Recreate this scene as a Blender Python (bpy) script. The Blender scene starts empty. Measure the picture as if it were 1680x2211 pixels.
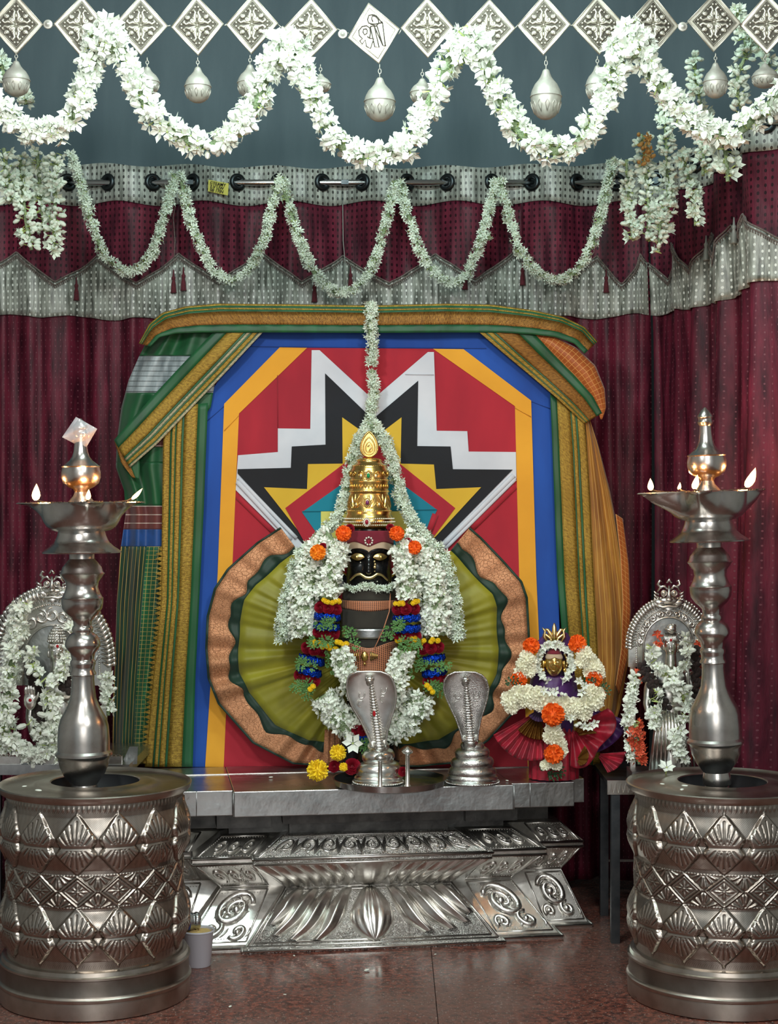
import bpy, bmesh, math, random
import numpy as np
from mathutils import Vector, Matrix, Euler, Quaternion
PI = math.pi
S = bpy.context.scene
COL = S.collection
random.seed(7); RNG = np.random.RandomState(7)
# ---------------------------------------------------------------- camera
F = 3600.0; HZ = 1090.0; ZC = 1.055; CX = 840.0
cam_d = bpy.data.cameras.new('camera'); cam = bpy.data.objects.new('camera', cam_d); COL.objects.link(cam)
cam.location = (0, 0, ZC); cam.rotation_euler = (PI/2, 0, 0)
cam_d.sensor_fit = 'HORIZONTAL'; cam_d.sensor_width = 36.0
cam_d.lens = F/1680*36; cam_d.shift_y = -(1105.5-HZ)/1680; cam_d.clip_start = 0.05
S.camera = cam
def X(px, Y): return (px-CX)*Y/F
def Z(py, Y): return ZC-(py-HZ)*Y/F
def P(px, py, Y): return Vector((X(px, Y), Y, Z(py, Y)))
def G(px, py):            # a point of the floor
    Y = ZC*F/(py-HZ); return Vector((X(px, Y), Y, 0))
# ---------------------------------------------------------------- world, lights, exposure
W = bpy.data.worlds.new('world'); S.world = W; W.use_nodes = True
W.node_tree.nodes['Background'].inputs[0].default_value = (0.75, 0.88, 0.9, 1)
W.node_tree.nodes['Background'].inputs[1].default_value = 0.34
S.view_settings.view_transform = 'Standard'; S.view_settings.look = 'None'
S.view_settings.exposure = 0.0; S.view_settings.gamma = 1.0; S.view_settings.use_curve_mapping = False
def area(name, loc, target, sx, sy, power, color):
    d = bpy.data.lights.new(name, 'AREA'); d.shape = 'RECTANGLE'; d.size = sx; d.size_y = sy
    d.energy = power; d.color = color
    o = bpy.data.objects.new(name, d); COL.objects.link(o); o.location = loc
    o.rotation_euler = (Vector(target)-Vector(loc)).to_track_quat('-Z', 'Y').to_euler()
    return o
area('tube_light', (-0.05, 3.02, 2.5), (0.0, 4.0, 1.45), 0.9, 0.10, 15.5, (0.76, 1.0, 0.95))
area('bulb_light_left', (-0.75, 1.9, 2.2), (0, 4.1, 0.8), 0.20, 0.20, 19, (0.98, 1.0, 0.97))
area('bulb_light_right', (0.5, 1.6, 2.1), (0, 4.1, 0.7), 0.22, 0.22, 18, (0.98, 1.0, 0.97))
area('fill_light', (0.2, -1.2, 1.5), (0, 4, 0.6), 1.8, 1.3, 30, (1.0, 0.97, 0.93))  # broad fill light added behind the camera to lift the whole scene
# ---------------------------------------------------------------- mesh builder
class MB:
    def __init__(s): s.v = []; s.f = []; s.uv = []; s.mi = []
    def add(s, vs, fs, uv=None, mi=0):
        b = len(s.v); s.v.extend([tuple(v) for v in vs]); s.uv.extend(uv if uv is not None else [(0., 0.)]*len(vs))
        for f in fs: s.f.append(tuple(i+b for i in f)); s.mi.append(mi)
        return s
    def grid(s, fn, nu, nv, closeu=False, mi=0, uvf=None, flip=False):
        vs = []; uv = []
        cu = nu if closeu else nu+1
        for j in range(nv+1):
            for i in range(cu):
                u = i/nu; v = j/nv; vs.append(fn(u, v)); uv.append(uvf(u, v) if uvf else (u, v))
        fs = []
        for j in range(nv):
            for i in range(nu):
                a = j*cu+i; b = j*cu+(i+1) % cu; c = (j+1)*cu+(i+1) % cu; d = (j+1)*cu+i
                fs.append((a, d, c, b) if flip else (a, b, c, d))
        return s.add(vs, fs, uv, mi)
    def box(s, c, d, rot=None, mi=0):
        c = Vector(c); R = rot.to_matrix() if rot is not None else None
        vs = []
        for z in (-1, 1):
            for x, y in ((-1, -1), (1, -1), (1, 1), (-1, 1)):
                p = Vector((x*d[0]/2, y*d[1]/2, z*d[2]/2))
                if R: p = R @ p
                vs.append(c+p)
        return s.add(vs, [(3, 2, 1, 0), (4, 5, 6, 7), (0, 1, 5, 4), (1, 2, 6, 5), (2, 3, 7, 6), (3, 0, 4, 7)], mi=mi)
    def hexa(s, b, t, mi=0):     # four bottom points, four top points, both counter-clockwise from above
        return s.add(list(b)+list(t), [(3, 2, 1, 0), (4, 5, 6, 7), (0, 1, 5, 4), (1, 2, 6, 5), (2, 3, 7, 6), (3, 0, 4, 7)], mi=mi)
    def lathe(s, prof, c=(0, 0, 0), n=48, mi=0, cap=True, scy=1.0, mod=None):
        c = Vector(c); vs = []
        for r, z in prof:
            for i in range(n):
                a = 2*PI*i/n; rr = r*(mod(a, z) if mod else 1)
                vs.append((c.x+rr*math.cos(a), c.y+rr*math.sin(a)*scy, c.z+z))
        fs = []
        up = prof[-1][1] > prof[0][1]
        for j in range(len(prof)-1):
            for i in range(n):
                a = j*n+i; b = j*n+(i+1) % n; q = (a, b, b+n, a+n)
                fs.append(q if up else q[::-1])
        if cap:
            k = (len(prof)-1)*n
            fs.append(tuple(range(n))[::-1] if up else tuple(range(n)))
            fs.append(tuple(range(k, k+n)) if up else tuple(range(k, k+n))[::-1])
        return s.add(vs, fs, mi=mi)
    def tube(s, pts, r, n=6, mi=0, closed=False, flat=1.0):
        pts = [Vector(p) for p in pts]; m = len(pts); vs = []
        rs = r if isinstance(r, (list, tuple)) else [r]*m
        ref = None
        for i, p in enumerate(pts):
            if closed: t = pts[(i+1) % m]-pts[i-1]
            else: t = pts[min(i+1, m-1)]-pts[max(i-1, 0)]
            if t.length < 1e-9: t = Vector((0, 0, 1))
            t.normalize()
            if ref is None:
                ref = t.orthogonal().normalized()
                if flat != 1.0: ref = (Vector((0, 1, 0))-t*t.y); ref = ref.normalized() if ref.length > .1 else t.orthogonal().normalized()
            ref = (ref-t*ref.dot(t)); ref = ref.normalized() if ref.length > 1e-6 else t.orthogonal().normalized()
            b = t.cross(ref)
            for k in range(n):
                a = 2*PI*k/n; vs.append(p+(ref*math.cos(a)*flat+b*math.sin(a))*rs[i])
        fs = []
        for j in range(m if closed else m-1):
            for k in range(n):
                a = j*n+k; b2 = j*n+(k+1) % n; c2 = ((j+1) % m)*n+(k+1) % n; d = ((j+1) % m)*n+k
                fs.append((a, b2, c2, d))
        if not closed:
            fs.append(tuple(range(n))[::-1]); fs.append(tuple(range((m-1)*n, m*n)))
        return s.add(vs, fs, mi=mi)
    def ball(s, c, r, nu=12, nv=8, mi=0, rot=None):
        c = Vector(c); r = (r, r, r) if not isinstance(r, (tuple, list)) else r
        R = rot.to_matrix() if rot is not None else None
        vs = []
        for j in range(1, nv):
            ph = PI*j/nv
            for i in range(nu):
                a = 2*PI*i/nu; vs.append(Vector((r[0]*math.sin(ph)*math.cos(a), r[1]*math.sin(ph)*math.sin(a), -r[2]*math.cos(ph))))
        vs.append(Vector((0, 0, -r[2]))); vs.append(Vector((0, 0, r[2])))
        if R: vs = [R @ v for v in vs]
        vs = [c+v for v in vs]; fs = []
        for j in range(nv-2):
            for i in range(nu):
                a = j*nu+i; b = j*nu+(i+1) % nu; fs.append((a, b, b+nu, a+nu))
        k = (nv-1)*nu
        for i in range(nu):
            fs.append((k, (i+1) % nu, i)); fs.append(((nv-2)*nu+i, (nv-2)*nu+(i+1) % nu, k+1))
        return s.add(vs, fs, mi=mi)
    def poly(s, pts, thick, mi=0):     # flat polygon facing the camera side (-Y) with real thickness
        n = len(pts); fr = [Vector(p) for p in pts]; bk = [p+Vector((0, thick, 0)) for p in fr]
        ar = sum(fr[i].x*fr[(i+1) % n].z-fr[(i+1) % n].x*fr[i].z for i in range(n))
        if ar < 0: fr.reverse(); bk.reverse()
        fs = [tuple(range(n)), tuple(range(2*n-1, n-1, -1))]+[(i, i+n, (i+1) % n+n, (i+1) % n) for i in range(n)]
        return s.add(fr+bk, fs, [(p.x, p.z) for p in fr+bk], mi)
    def mesh(s, name, mats, smooth=True):
        m = bpy.data.meshes.new(name); m.from_pydata(s.v, [], s.f)
        for k in mats: m.materials.append(k)
        if s.f:
            if max(s.mi) > 0: m.polygons.foreach_set('material_index', s.mi)
            if smooth: m.polygons.foreach_set('use_smooth', [True]*len(s.f))
            lv = np.empty(len(m.loops), dtype=np.int32); m.loops.foreach_get('vertex_index', lv)
            uvl = m.uv_layers.new(name='UVMap'); uvl.data.foreach_set('uv', np.array(s.uv, dtype=np.float32)[lv].ravel())
        m.update()
        return m
def mats_(m): return m if isinstance(m, (list, tuple)) else [m]
def link(name, me, parent=None):
    o = bpy.data.objects.new(name, me); COL.objects.link(o)
    if parent is not None: o.parent = parent
    return o
def obj(name, mb, m, parent=None, smooth=True, auto=None, world=True):
    """one mesh object; builder coordinates are world coordinates (or local to the root when world=False)"""
    me = mb.mesh(name, mats_(m), smooth)
    o = link(name, me, parent)
    if parent is not None and world:
        b = Vector((0, 0, 0)); q = parent
        while q is not None: b += Vector(q.location); q = q.parent
        o.location = -b
    if auto is not None:
        md = o.modifiers.new('edge', 'EDGE_SPLIT'); md.split_angle = math.radians(auto)
    return o
def tag(o, label=None, cat=None, group=None, kind=None):
    if label: o['label'] = label
    if cat: o['category'] = cat
    if group: o['group'] = group
    if kind: o['kind'] = kind
    return o
def thing(name, loc, label, cat, group=None):
    o = bpy.data.objects.new(name, None); COL.objects.link(o); o.location = loc; o.empty_display_size = 0.05
    return tag(o, label, cat, group)
def struct(name, mb, m, parent=None, **k):
    o = obj(name, mb, m, parent, **k)
    if parent is None: o['kind'] = 'structure'
    return o
# ---------------------------------------------------------------- materials
def srgb(r, g, b):
    def c(x):
        x /= 255.; return x/12.92 if x <= .04045 else ((x+.055)/1.055)**2.4
    return (c(r), c(g), c(b), 1)
class NT:
    def __init__(s, m): s.t = m.node_tree; s.b = s.t.nodes['Principled BSDF']
    def n(s, ty, **k):
        x = s.t.nodes.new(ty)
        for a, v in k.items(): setattr(x, a, v)
        return x
    def l(s, a, b): s.t.links.new(a, b)
    def math(s, op, a, b=None, clamp=False):
        x = s.n('ShaderNodeMath', operation=op); x.use_clamp = clamp
        for i, q in enumerate((a, b)):
            if q is None: continue
            if isinstance(q, (int, float)): x.inputs[i].default_value = q
            else: s.l(q, x.inputs[i])
        return x.outputs[0]
    def coord(s, which='Object', scale=(1, 1, 1)):
        tc = s.n('ShaderNodeTexCoord'); mp = s.n('ShaderNodeMapping'); mp.inputs['Scale'].default_value = scale
        s.l(tc.outputs[which], mp.inputs['Vector']); return mp.outputs[0]
    def noise(s, scale, vec=None, detail=3, rough=.55):
        x = s.n('ShaderNodeTexNoise'); x.inputs['Scale'].default_value = scale; x.inputs['Detail'].default_value = detail; x.inputs['Roughness'].default_value = rough
        if vec is not None: s.l(vec, x.inputs['Vector'])
        return x.outputs[0]
    def ramp(s, f, a, b):
        x = s.n('ShaderNodeMapRange'); x.inputs['From Min'].default_value = a; x.inputs['From Max'].default_value = b
        s.l(f, x.inputs['Value']); return x.outputs[0]
    def mix(s, f, a, b):
        x = s.n('ShaderNodeMix', data_type='RGBA')
        if isinstance(f, (int, float)): x.inputs[0].default_value = f
        else: s.l(f, x.inputs[0])
        for i, q in ((6, a), (7, b)):
            if isinstance(q, tuple): x.inputs[i].default_value = q
            else: s.l(q, x.inputs[i])
        return x.outputs[2]
    def color(s, c):
        if isinstance(c, tuple): s.b.inputs['Base Color'].default_value = c
        else: s.l(c, s.b.inputs['Base Color'])
    def bump(s, h, strength=.3, dist=.002):
        x = s.n('ShaderNodeBump'); x.inputs['Strength'].default_value = strength; x.inputs['Distance'].default_value = dist
        s.l(h, x.inputs['Height']); s.l(x.outputs[0], s.b.inputs['Normal'])
    def fr(s, vec):   # uv -> fractional x and y
        sp = s.n('ShaderNodeSeparateXYZ'); s.l(vec, sp.inputs[0])
        return s.math('FRACT', sp.outputs[0]), s.math('FRACT', sp.outputs[1]), sp
def mat(name, col=(.5, .5, .5, 1), rough=.5, metal=0, **k):
    m = bpy.data.materials.new(name); m.use_nodes = True; t = NT(m)
    t.b.inputs['Base Color'].default_value = col; t.b.inputs['Roughness'].default_value = rough; t.b.inputs['Metallic'].default_value = metal
    for a, v in k.items(): t.b.inputs[a.replace('_', ' ')].default_value = v
    m['nt'] = 0
    return m, t
def metal(name, col, rough, col2=None, nscale=40, bump=.15, bdist=.001, hammered=0):
    m, t = mat(name, col, rough, 1.0)
    v = t.coord('Object'); n = t.noise(nscale, v, 4)
    if col2: t.color(t.mix(t.ramp(n, .35, .68), col, col2))
    r = t.ramp(t.noise(nscale*.35, v, 3), .3, .7); t.l(t.math('ADD', t.math('MULTIPLY', r, .14), rough-.05), t.b.inputs['Roughness'])
    if hammered:
        vo = t.n('ShaderNodeTexVoronoi'); vo.inputs['Scale'].default_value = hammered; t.l(v, vo.inputs['Vector'])
        t.bump(vo.outputs[0], bump, bdist)
    else: t.bump(n, bump, bdist)
    return m
def cloth(name, col, col2=None, rough=.8, ns=30, stretch=(1, 1, 1), weave=True, sheen=0.15, metal_=0):
    m, t = mat(name, col, rough, metal_)
    v = t.coord('Object', stretch)
    n = t.noise(ns, v, 4)
    if col2: t.color(t.mix(t.ramp(n, .3, .7), col, col2))
    t.b.inputs['Sheen Weight'].default_value = sheen
    t.bump(t.noise(900, t.coord('Object'), 2), .12, .0006)
    return m
def dotted(name, base, base2, dot, su=.0155, sv=.017, rad=.2, rough=.45, ns=8, sheen=.2):
    m, t = mat(name, base, rough); v = t.coord('UV', (1/su, 1/sv, 1)); fx, fy, sp = t.fr(v)
    dx = t.math('SUBTRACT', fx, .5); dy = t.math('SUBTRACT', fy, .5)
    dx = t.math('MULTIPLY', dx, dx); dy = t.math('MULTIPLY', t.math('MULTIPLY', dy, dy), .6)
    inside = t.math('LESS_THAN', t.math('ADD', dx, dy), rad*rad)
    n = t.noise(ns, t.coord('UV', (6, .8, 1)), 4)
    b = t.mix(t.ramp(n, .35, .65), base, base2)
    t.color(t.mix(inside, b, dot)); t.b.inputs['Sheen Weight'].default_value = sheen; t.b.inputs['Specular IOR Level'].default_value = .5 if sheen else .18
    t.bump(t.noise(60, t.coord('UV', (5, .6, 1)), 3), .3, .003)
    return m
def checks(name, base, line, su, sv, wu=.07, wv=.07, base2=None, rough=.6):
    m, t = mat(name, base, rough); v = t.coord('UV', (1/su, 1/sv, 1)); fx, fy, sp = t.fr(v)
    a = t.math('LESS_THAN', fx, wu); b = t.math('LESS_THAN', fy, wv) if wv > 0 else 0.0
    f = t.math('MAXIMUM', a, b) if wv > 0 else a
    bb = t.mix(t.ramp(t.noise(12, t.coord('Object', (3, 3, .6)), 3), .35, .65), base, base2) if base2 else base
    t.color(t.mix(f, bb, line)); t.b.inputs['Sheen Weight'].default_value = .2
    return m
def zari(name, c1, c2, su=.0035, sv=.0045, met=.55, rough=.42):
    """woven gold thread: fine diagonal rib with darker flecks"""
    m, t = mat(name, c1, rough, met); v = t.coord('UV', (1/su, 1/sv, 1)); sp = t.n('ShaderNodeSeparateXYZ'); t.l(v, sp.inputs[0])
    w1 = t.math('SINE', t.math('MULTIPLY', t.math('ADD', sp.outputs[0], sp.outputs[1]), 2*PI))
    w2 = t.math('SINE', t.math('MULTIPLY', t.math('SUBTRACT', sp.outputs[0], sp.outputs[1]), 2*PI))
    w = t.math('ADD', t.math('MULTIPLY', t.math('MULTIPLY', w1, w2), .35), t.noise(130, t.coord('UV', (1, 1.6, 1)), 3))
    t.color(t.mix(t.ramp(w, .3, .75), c2, c1)); t.bump(w, .5, .0012)
    return m
silver = metal('polished silver', (.86, .84, .80, 1), .27, (.62, .60, .56, 1), 30, .25, .0015)
silver_ham = metal('hammered silver', (.80, .79, .76, 1), .24, (.55, .53, .50, 1), 60, .8, .003, hammered=420)
silver_sheet = metal('dented silver sheet', (.56, .58, .58, 1), .3, (.42, .44, .44, 1), 13, .55, .006)
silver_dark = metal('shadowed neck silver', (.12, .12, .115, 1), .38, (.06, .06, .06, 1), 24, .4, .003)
silver_scale = metal('scaled silver', (.76, .75, .72, 1), .22, (.5, .48, .46, 1), 60, .35, .0012, hammered=520)
drum_m = metal('aged silver plate', (.54, .49, .44, 1), .29, (.40, .35, .30, 1), 22, .25, .0015)
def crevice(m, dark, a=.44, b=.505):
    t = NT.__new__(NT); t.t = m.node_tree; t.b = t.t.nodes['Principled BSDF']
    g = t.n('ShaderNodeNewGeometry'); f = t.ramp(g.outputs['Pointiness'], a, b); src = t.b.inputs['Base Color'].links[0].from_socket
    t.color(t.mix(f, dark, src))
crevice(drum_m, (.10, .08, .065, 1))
lamp_m = metal('worn lamp silver', (.64, .61, .58, 1), .24, (.50, .465, .43, 1), 26, .2, .001)
plaque_m = metal('pale silver gilt', (.66, .62, .53, 1), .42, (.56, .52, .44, 1), 90, .2, .0008); plaque_m.node_tree.nodes['Principled BSDF'].inputs['Metallic'].default_value = .75
plaque_d = metal('dark ground of plaque', (.10, .09, .075, 1), .6, None, 200, .5, .001)
pend_m = metal('pendant silver', (.60, .58, .52, 1), .5, (.48, .455, .4, 1), 60, .3, .001); pend_m.node_tree.nodes['Principled BSDF'].inputs['Metallic'].default_value = .55
steel = metal('steel', (.68, .70, .70, 1), .22, (.42, .44, .45, 1), 20, .1, .001)
iron_m = metal('grey painted iron', (.12, .13, .14, 1), .45, (.07, .08, .09, 1), 30, .2, .001)
rod_m = metal('chrome rod', (.5, .52, .52, 1), .2)
gold = metal('gold', (.83, .58, .20, 1), .24, (.62, .40, .11, 1), 60, .35, .001)
gold_pale = metal('pale gold', (.88, .72, .38, 1), .3, (.7, .52, .22, 1), 60, .2, .001)
black_stone, _t = mat('oiled black stone', (.006, .006, .007, 1), .18)
_t.bump(_t.noise(60, _t.coord('Object'), 3), .25, .001)
wall_m, _t = mat('slate cloth', (.06, .09, .105, 1), .75)
_t.color(_t.mix(_t.ramp(_t.noise(3, _t.coord('Object', (3, 1, .6)), 5), .3, .7), (.065, .105, .125, 1), (.10, .15, .17, 1)))
_t.bump(_t.noise(500, _t.coord('Object'), 2), .2, .001)
plaster, _t = mat('pale plaster', (.42, .43, .42, 1), .9)
maroon = dotted('maroon satin', srgb(108, 38, 56), srgb(58, 20, 33), srgb(38, 12, 22), sheen=0.)
maroon_lt = dotted('maroon satin lower', srgb(104, 34, 52), srgb(52, 17, 29), srgb(108, 62, 72), rad=.10, sheen=0.)
silver_cloth = dotted('silver brocade', srgb(176, 182, 174), srgb(96, 100, 94), srgb(50, 50, 48), rough=.35, ns=14)
silver_cloth2 = dotted('silver brocade valance', srgb(168, 174, 164), srgb(72, 76, 68), srgb(214, 220, 212), rad=.16, rough=.35, ns=16)
trim_m = cloth('fringe cord', srgb(128, 116, 108), srgb(70, 60, 56), ns=220)
tassel_m = cloth('tassel thread', srgb(96, 16, 32), srgb(60, 8, 20), ns=300)
ring_m = metal('dark eyelet', (.045, .055, .06, 1), .35)
blue_c = cloth('blue cotton', srgb(28, 84, 178), srgb(20, 68, 152), ns=5, stretch=(2, 2, .6))
yel_c = cloth('mango cotton', srgb(240, 172, 48), srgb(226, 158, 40), ns=6)
yel2_c = cloth('lemon cotton', srgb(226, 188, 56), srgb(214, 172, 46), ns=6)
red_c = cloth('red cotton', srgb(186, 34, 52), srgb(158, 24, 44), ns=5, stretch=(1.5, 1, .5))
wht_c = cloth('white cotton', srgb(222, 226, 234), srgb(200, 206, 216), ns=6)
blk_c = cloth('black cotton', srgb(24, 28, 36), srgb(16, 18, 24), ns=6)
teal_c = cloth('teal cotton', srgb(10, 138, 160), srgb(8, 122, 146), ns=6)
pale_c = cloth('pale yellow cotton', srgb(222, 220, 120), srgb(210, 205, 100), ns=6)
grn_c = cloth('green silk', srgb(16, 92, 48), srgb(10, 66, 36), rough=.5, ns=7, stretch=(4, 4, .6))
grn_chk = checks('green checked silk', srgb(18, 98, 56), srgb(190, 160, 80), .011, .011, .09, .08, srgb(8, 56, 30))
grn_thr = checks('green ribbed silk', srgb(10, 64, 36), srgb(176, 140, 70), .009, .03, .14, 0, srgb(6, 30, 20))
slv_str = checks('silver striped silk', srgb(176, 188, 192), srgb(60, 66, 66), .06, .0135, .0, .12, srgb(110, 122, 126), rough=.4)
mar_str = checks('maroon striped silk', srgb(104, 48, 42), srgb(186, 170, 160), .06, .022, .0, .1, srgb(84, 38, 40))
blu_s = cloth('royal blue silk', srgb(28, 78, 150), srgb(20, 60, 110), rough=.5)
zari_g = zari('gold zari', srgb(196, 162, 66), srgb(104, 74, 24))
zari_b = zari('brown zari', srgb(180, 128, 54), srgb(84, 48, 18))
zari_s = zari('silver zari', srgb(196, 192, 160), srgb(120, 104, 70))
def crackle(name, c1, c2, sc=90):
    m, t = mat(name, c1, .45, .45); v = t.coord('UV'); ns = t.n('ShaderNodeTexNoise'); ns.inputs['Scale'].default_value = 60; t.l(v, ns.inputs['Vector'])
    mx = t.n('ShaderNodeMix', data_type='VECTOR'); mx.inputs[0].default_value = .012; t.l(v, mx.inputs[4]); t.l(ns.outputs[1], mx.inputs[5])
    vo = t.n('ShaderNodeTexVoronoi', feature='DISTANCE_TO_EDGE'); vo.inputs['Scale'].default_value = sc; t.l(mx.outputs[1], vo.inputs['Vector'])
    e = t.ramp(vo.outputs[0], .0, .06); n = t.ramp(t.noise(260, v, 4, .7), .3, .7); f = t.math('MULTIPLY', t.math('ADD', t.math('MULTIPLY', e, .55), .45), t.math('ADD', t.math('MULTIPLY', n, .4), .6)); t.color(t.mix(f, c2, c1)); t.bump(t.math('ADD', e, n), .5, .0012); return m
zari_c = crackle('copper zari', srgb(212, 150, 108), srgb(104, 60, 38), 120)
ochre_c = checks('ochre striped silk', srgb(172, 118, 38), srgb(206, 160, 76), .012, .03, .1, 0, srgb(132, 82, 24))
orange_c = checks('orange checked silk', srgb(176, 94, 30), srgb(212, 150, 80), .013, .013, .09, .09, srgb(156, 74, 18))
olive_c = cloth('olive silk', srgb(150, 144, 28), srgb(120, 116, 18), rough=.55, ns=9)
dgreen_c = cloth('dark green silk', srgb(10, 52, 34), srgb(6, 34, 22), rough=.6, ns=9)
purple_c = cloth('purple silk', srgb(84, 34, 108), srgb(56, 20, 78), rough=.5, ns=20)
crimson_c = cloth('crimson silk', srgb(190, 22, 52), srgb(120, 12, 34), rough=.45, ns=30)
mar_f = cloth('maroon powder', srgb(124, 26, 46), srgb(108, 20, 38), rough=.9)
beige_f = cloth('sandal paste', srgb(196, 172, 146), srgb(184, 160, 132), rough=.9)
gbody_c = cloth('charcoal cloth', srgb(52, 48, 40), srgb(40, 36, 30), rough=.85)
mesh_c = checks('orange net weave', srgb(54, 32, 24), srgb(208, 132, 92), .0042, .0042, .42, .3)
pet_m, _t = mat('jasmine petal', srgb(238, 244, 232), .55); _t.b.inputs['Subsurface Weight'].default_value = 0; _t.b.inputs['Sheen Weight'].default_value = .1
pet_g, _t = mat('tuberose petal', srgb(220, 232, 216), .55)
stem_m, _t = mat('pale green stem', srgb(186, 204, 120), .6)
core_m, _t = mat('garland core', srgb(150, 170, 130), .9); _t.bump(_t.noise(200, _t.coord('Object'), 2), 1, .01)
leaf_m, _t = mat('leaf', srgb(70, 124, 62), .5)
_t.color(_t.mix(_t.ramp(_t.noise(30, _t.coord('Object'), 2), .35, .65), srgb(48, 100, 50), srgb(110, 158, 82)))
dleaf_m, _t = mat('dark leaf', srgb(42, 78, 44), .45)
mari_m, _t = mat('marigold petal', srgb(244, 104, 14), .7); mari2_m, _t = mat('amber marigold petal', srgb(250, 146, 20), .7)
yfl_m, _t = mat('yellow flower petal', srgb(248, 214, 34), .7)
cream_m, _t = mat('cream chrysanthemum petal', srgb(250, 248, 226), .7)
rose_m, _t = mat('rose petal', srgb(150, 14, 40), .6)
pink_m, _t = mat('coral petal', srgb(222, 96, 64), .65)
foil_m, _t = mat('blue foil', srgb(20, 70, 200), .2, .9)
_t.bump(_t.noise(160, _t.coord('Object'), 3), 1, .008)
red_p, _t = mat('vermilion', srgb(170, 10, 24), .8); whp, _t = mat('white paste', srgb(230, 228, 224), .8)
gem_g, _t = mat('green gem', (.01, .25, .08, 1), .1); gem_p, _t = mat('purple gem', (.18, .03, .12, 1), .1); gem_r, _t = mat('red gem', (.3, .01, .03, 1), .1)
pearl, _t = mat('pearl', srgb(226, 222, 206), .25)
plastic_w, _t = mat('white plastic', srgb(212, 212, 222), .5); food_m, _t = mat('rice offering', srgb(214, 184, 120), .9)
blue_p, _t = mat('blue plastic', srgb(24, 60, 140), .4)
poly_m, _t = mat('clear polythene', (.95, .95, 1, 1), .12); _t.b.inputs['Transmission Weight'].default_value = .0; _t.b.inputs['Alpha'].default_value = .33
label_m, _t = mat('yellow tape', srgb(206, 200, 96), .7); ink_m, _t = mat('black ink', srgb(20, 18, 14), .8)
well_shade, _t = mat('soot inside', (.012, .013, .016, 1), .6); wick_m, _t = mat('charred wick', (.02, .015, .01, 1), .9)  # lid well coloured near black, painting in the shade of its depth
oil_m, _t = mat('lamp oil', (.10, .05, .01, 1), .08)
flame_m, _t = mat('flame', (0, 0, 0, 1), .5)
_t.b.inputs['Emission Color'].default_value = (1.0, .55, .22, 1); _t.b.inputs['Emission Strength'].default_value = 9
coir = cloth('rudraksha beads', srgb(44, 26, 22), srgb(28, 16, 14), rough=.8, ns=90)
granite, _t = mat('red granite', (.12, .05, .04, 1), .12)
_v = _t.coord('Object'); _n1 = _t.noise(62, _v, 6, .75); _n2 = _t.noise(2.2, _v, 3); _n3 = _t.noise(150, _v, 3, .7)
_c = _t.mix(_t.ramp(_n1, .40, .60), (.035, .015, .014, 1), (.27, .082, .055, 1))
_c = _t.mix(_t.math('MULTIPLY', _t.ramp(_n2, .38, .62), .6), _c, (.19, .125, .105, 1))
_c = _t.mix(_t.math('GREATER_THAN', _n3, .635), _c, (.45, .36, .31, 1))
_t.color(_c); _t.l(_t.math('ADD', _t.math('MULTIPLY', _t.ramp(_t.noise(9, _v, 5), .3, .75), .3), .07), _t.b.inputs['Roughness'])
_t.bump(_n1, .06, .002)
joint_m, _t = mat('tile joint', (.10, .07, .06, 1), .6)
# ---------------------------------------------------------------- flowers
def flower_mb(petals=6, cup=.35, wid=.3, stem=1.1, round_=False, twist=0.):
    m = MB(); rnd = random.Random(petals*31+int(cup*100))
    for i in range(petals):
        a = 2*PI*i/petals+twist+rnd.uniform(-.15, .15); d = Vector((math.cos(a), math.sin(a), 0)); t = Vector((-d.y, d.x, 0))
        lift = cup+rnd.uniform(-.12, .12); L = rnd.uniform(.85, 1.08)
        base = d*.08; mid = d*.55*L+Vector((0, 0, lift*.55)); tip = d*L+Vector((0, 0, lift*rnd.uniform(.5, 1.1)))
        if round_: tip = d*L*.95+Vector((0, 0, lift*1.1))
        c = mid-Vector((0, 0, .09))
        m.add([base, mid+t*wid, c, mid-t*wid, tip], [(0, 2, 1), (0, 3, 2), (1, 2, 4), (2, 3, 4)])
    if stem: m.tube([(0, 0, -stem), (0, 0, .05)], [.06, .12], 3, mi=1)
    return m
def bud_mb():
    m = MB(); m.ball((0, 0, .35), (.42, .42, .75), 6, 4); m.tube([(0, 0, -1.), (0, 0, -.2)], [.07, .12], 3, mi=1); return m
def pompon_mb(n=150, w=.16, L=.5, inner=.5, droop=0., flat=1., tube=True):
    """chrysanthemum or marigold head: strap petals over a ball"""
    m = MB(); rnd = random.Random(n)
    m.ball((0, 0, 0), (inner, inner, inner*flat), 10, 7)
    for i in range(n):
        z = 1-2*(i+.5)/n; a = i*2.39996; r = math.sqrt(1-z*z)
        d = Vector((r*math.cos(a), r*math.sin(a), z*flat)).normalized(); t = d.cross(Vector((0, 0, 1)) if abs(d.z) < .9 else Vector((1, 0, 0))).normalized()
        t = (t+d.cross(t)*rnd.uniform(-1, 1)).normalized(); u = d.cross(t)
        l = inner+L*rnd.uniform(.8, 1.1)
        b = d*inner*.8; c = d*(inner+L*.6)+u*.06; e = d*l+u*rnd.uniform(-.06, .12)
        m.add([b+t*w*.4, b-t*w*.4, c-t*w, c+t*w, e+t*w*.5, e-t*w*.5], [(0, 1, 2, 3), (3, 2, 5, 4)])
    return m
def rose_mb():
    m = MB()
    for k in range(22):
        r = .12+.8*(k/22)**.8; a = k*2.4; h = .75-.75*(k/22)**1.4
        def fn(u, v, r=r, a=a, h=h):
            th = a+(u-.5)*(2.0-.4*k/22); rr = r*(.55+.45*v)+.10*v*v*(k/22); return (rr*math.cos(th), rr*math.sin(th), h-.45+.5*v-.12*(k/22)*v*v+.05*math.sin(6*th))
        m.grid(fn, 4, 2)
    m.ball((0, 0, -.25), (.62, .62, .45), 8, 5)
    return m
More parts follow.
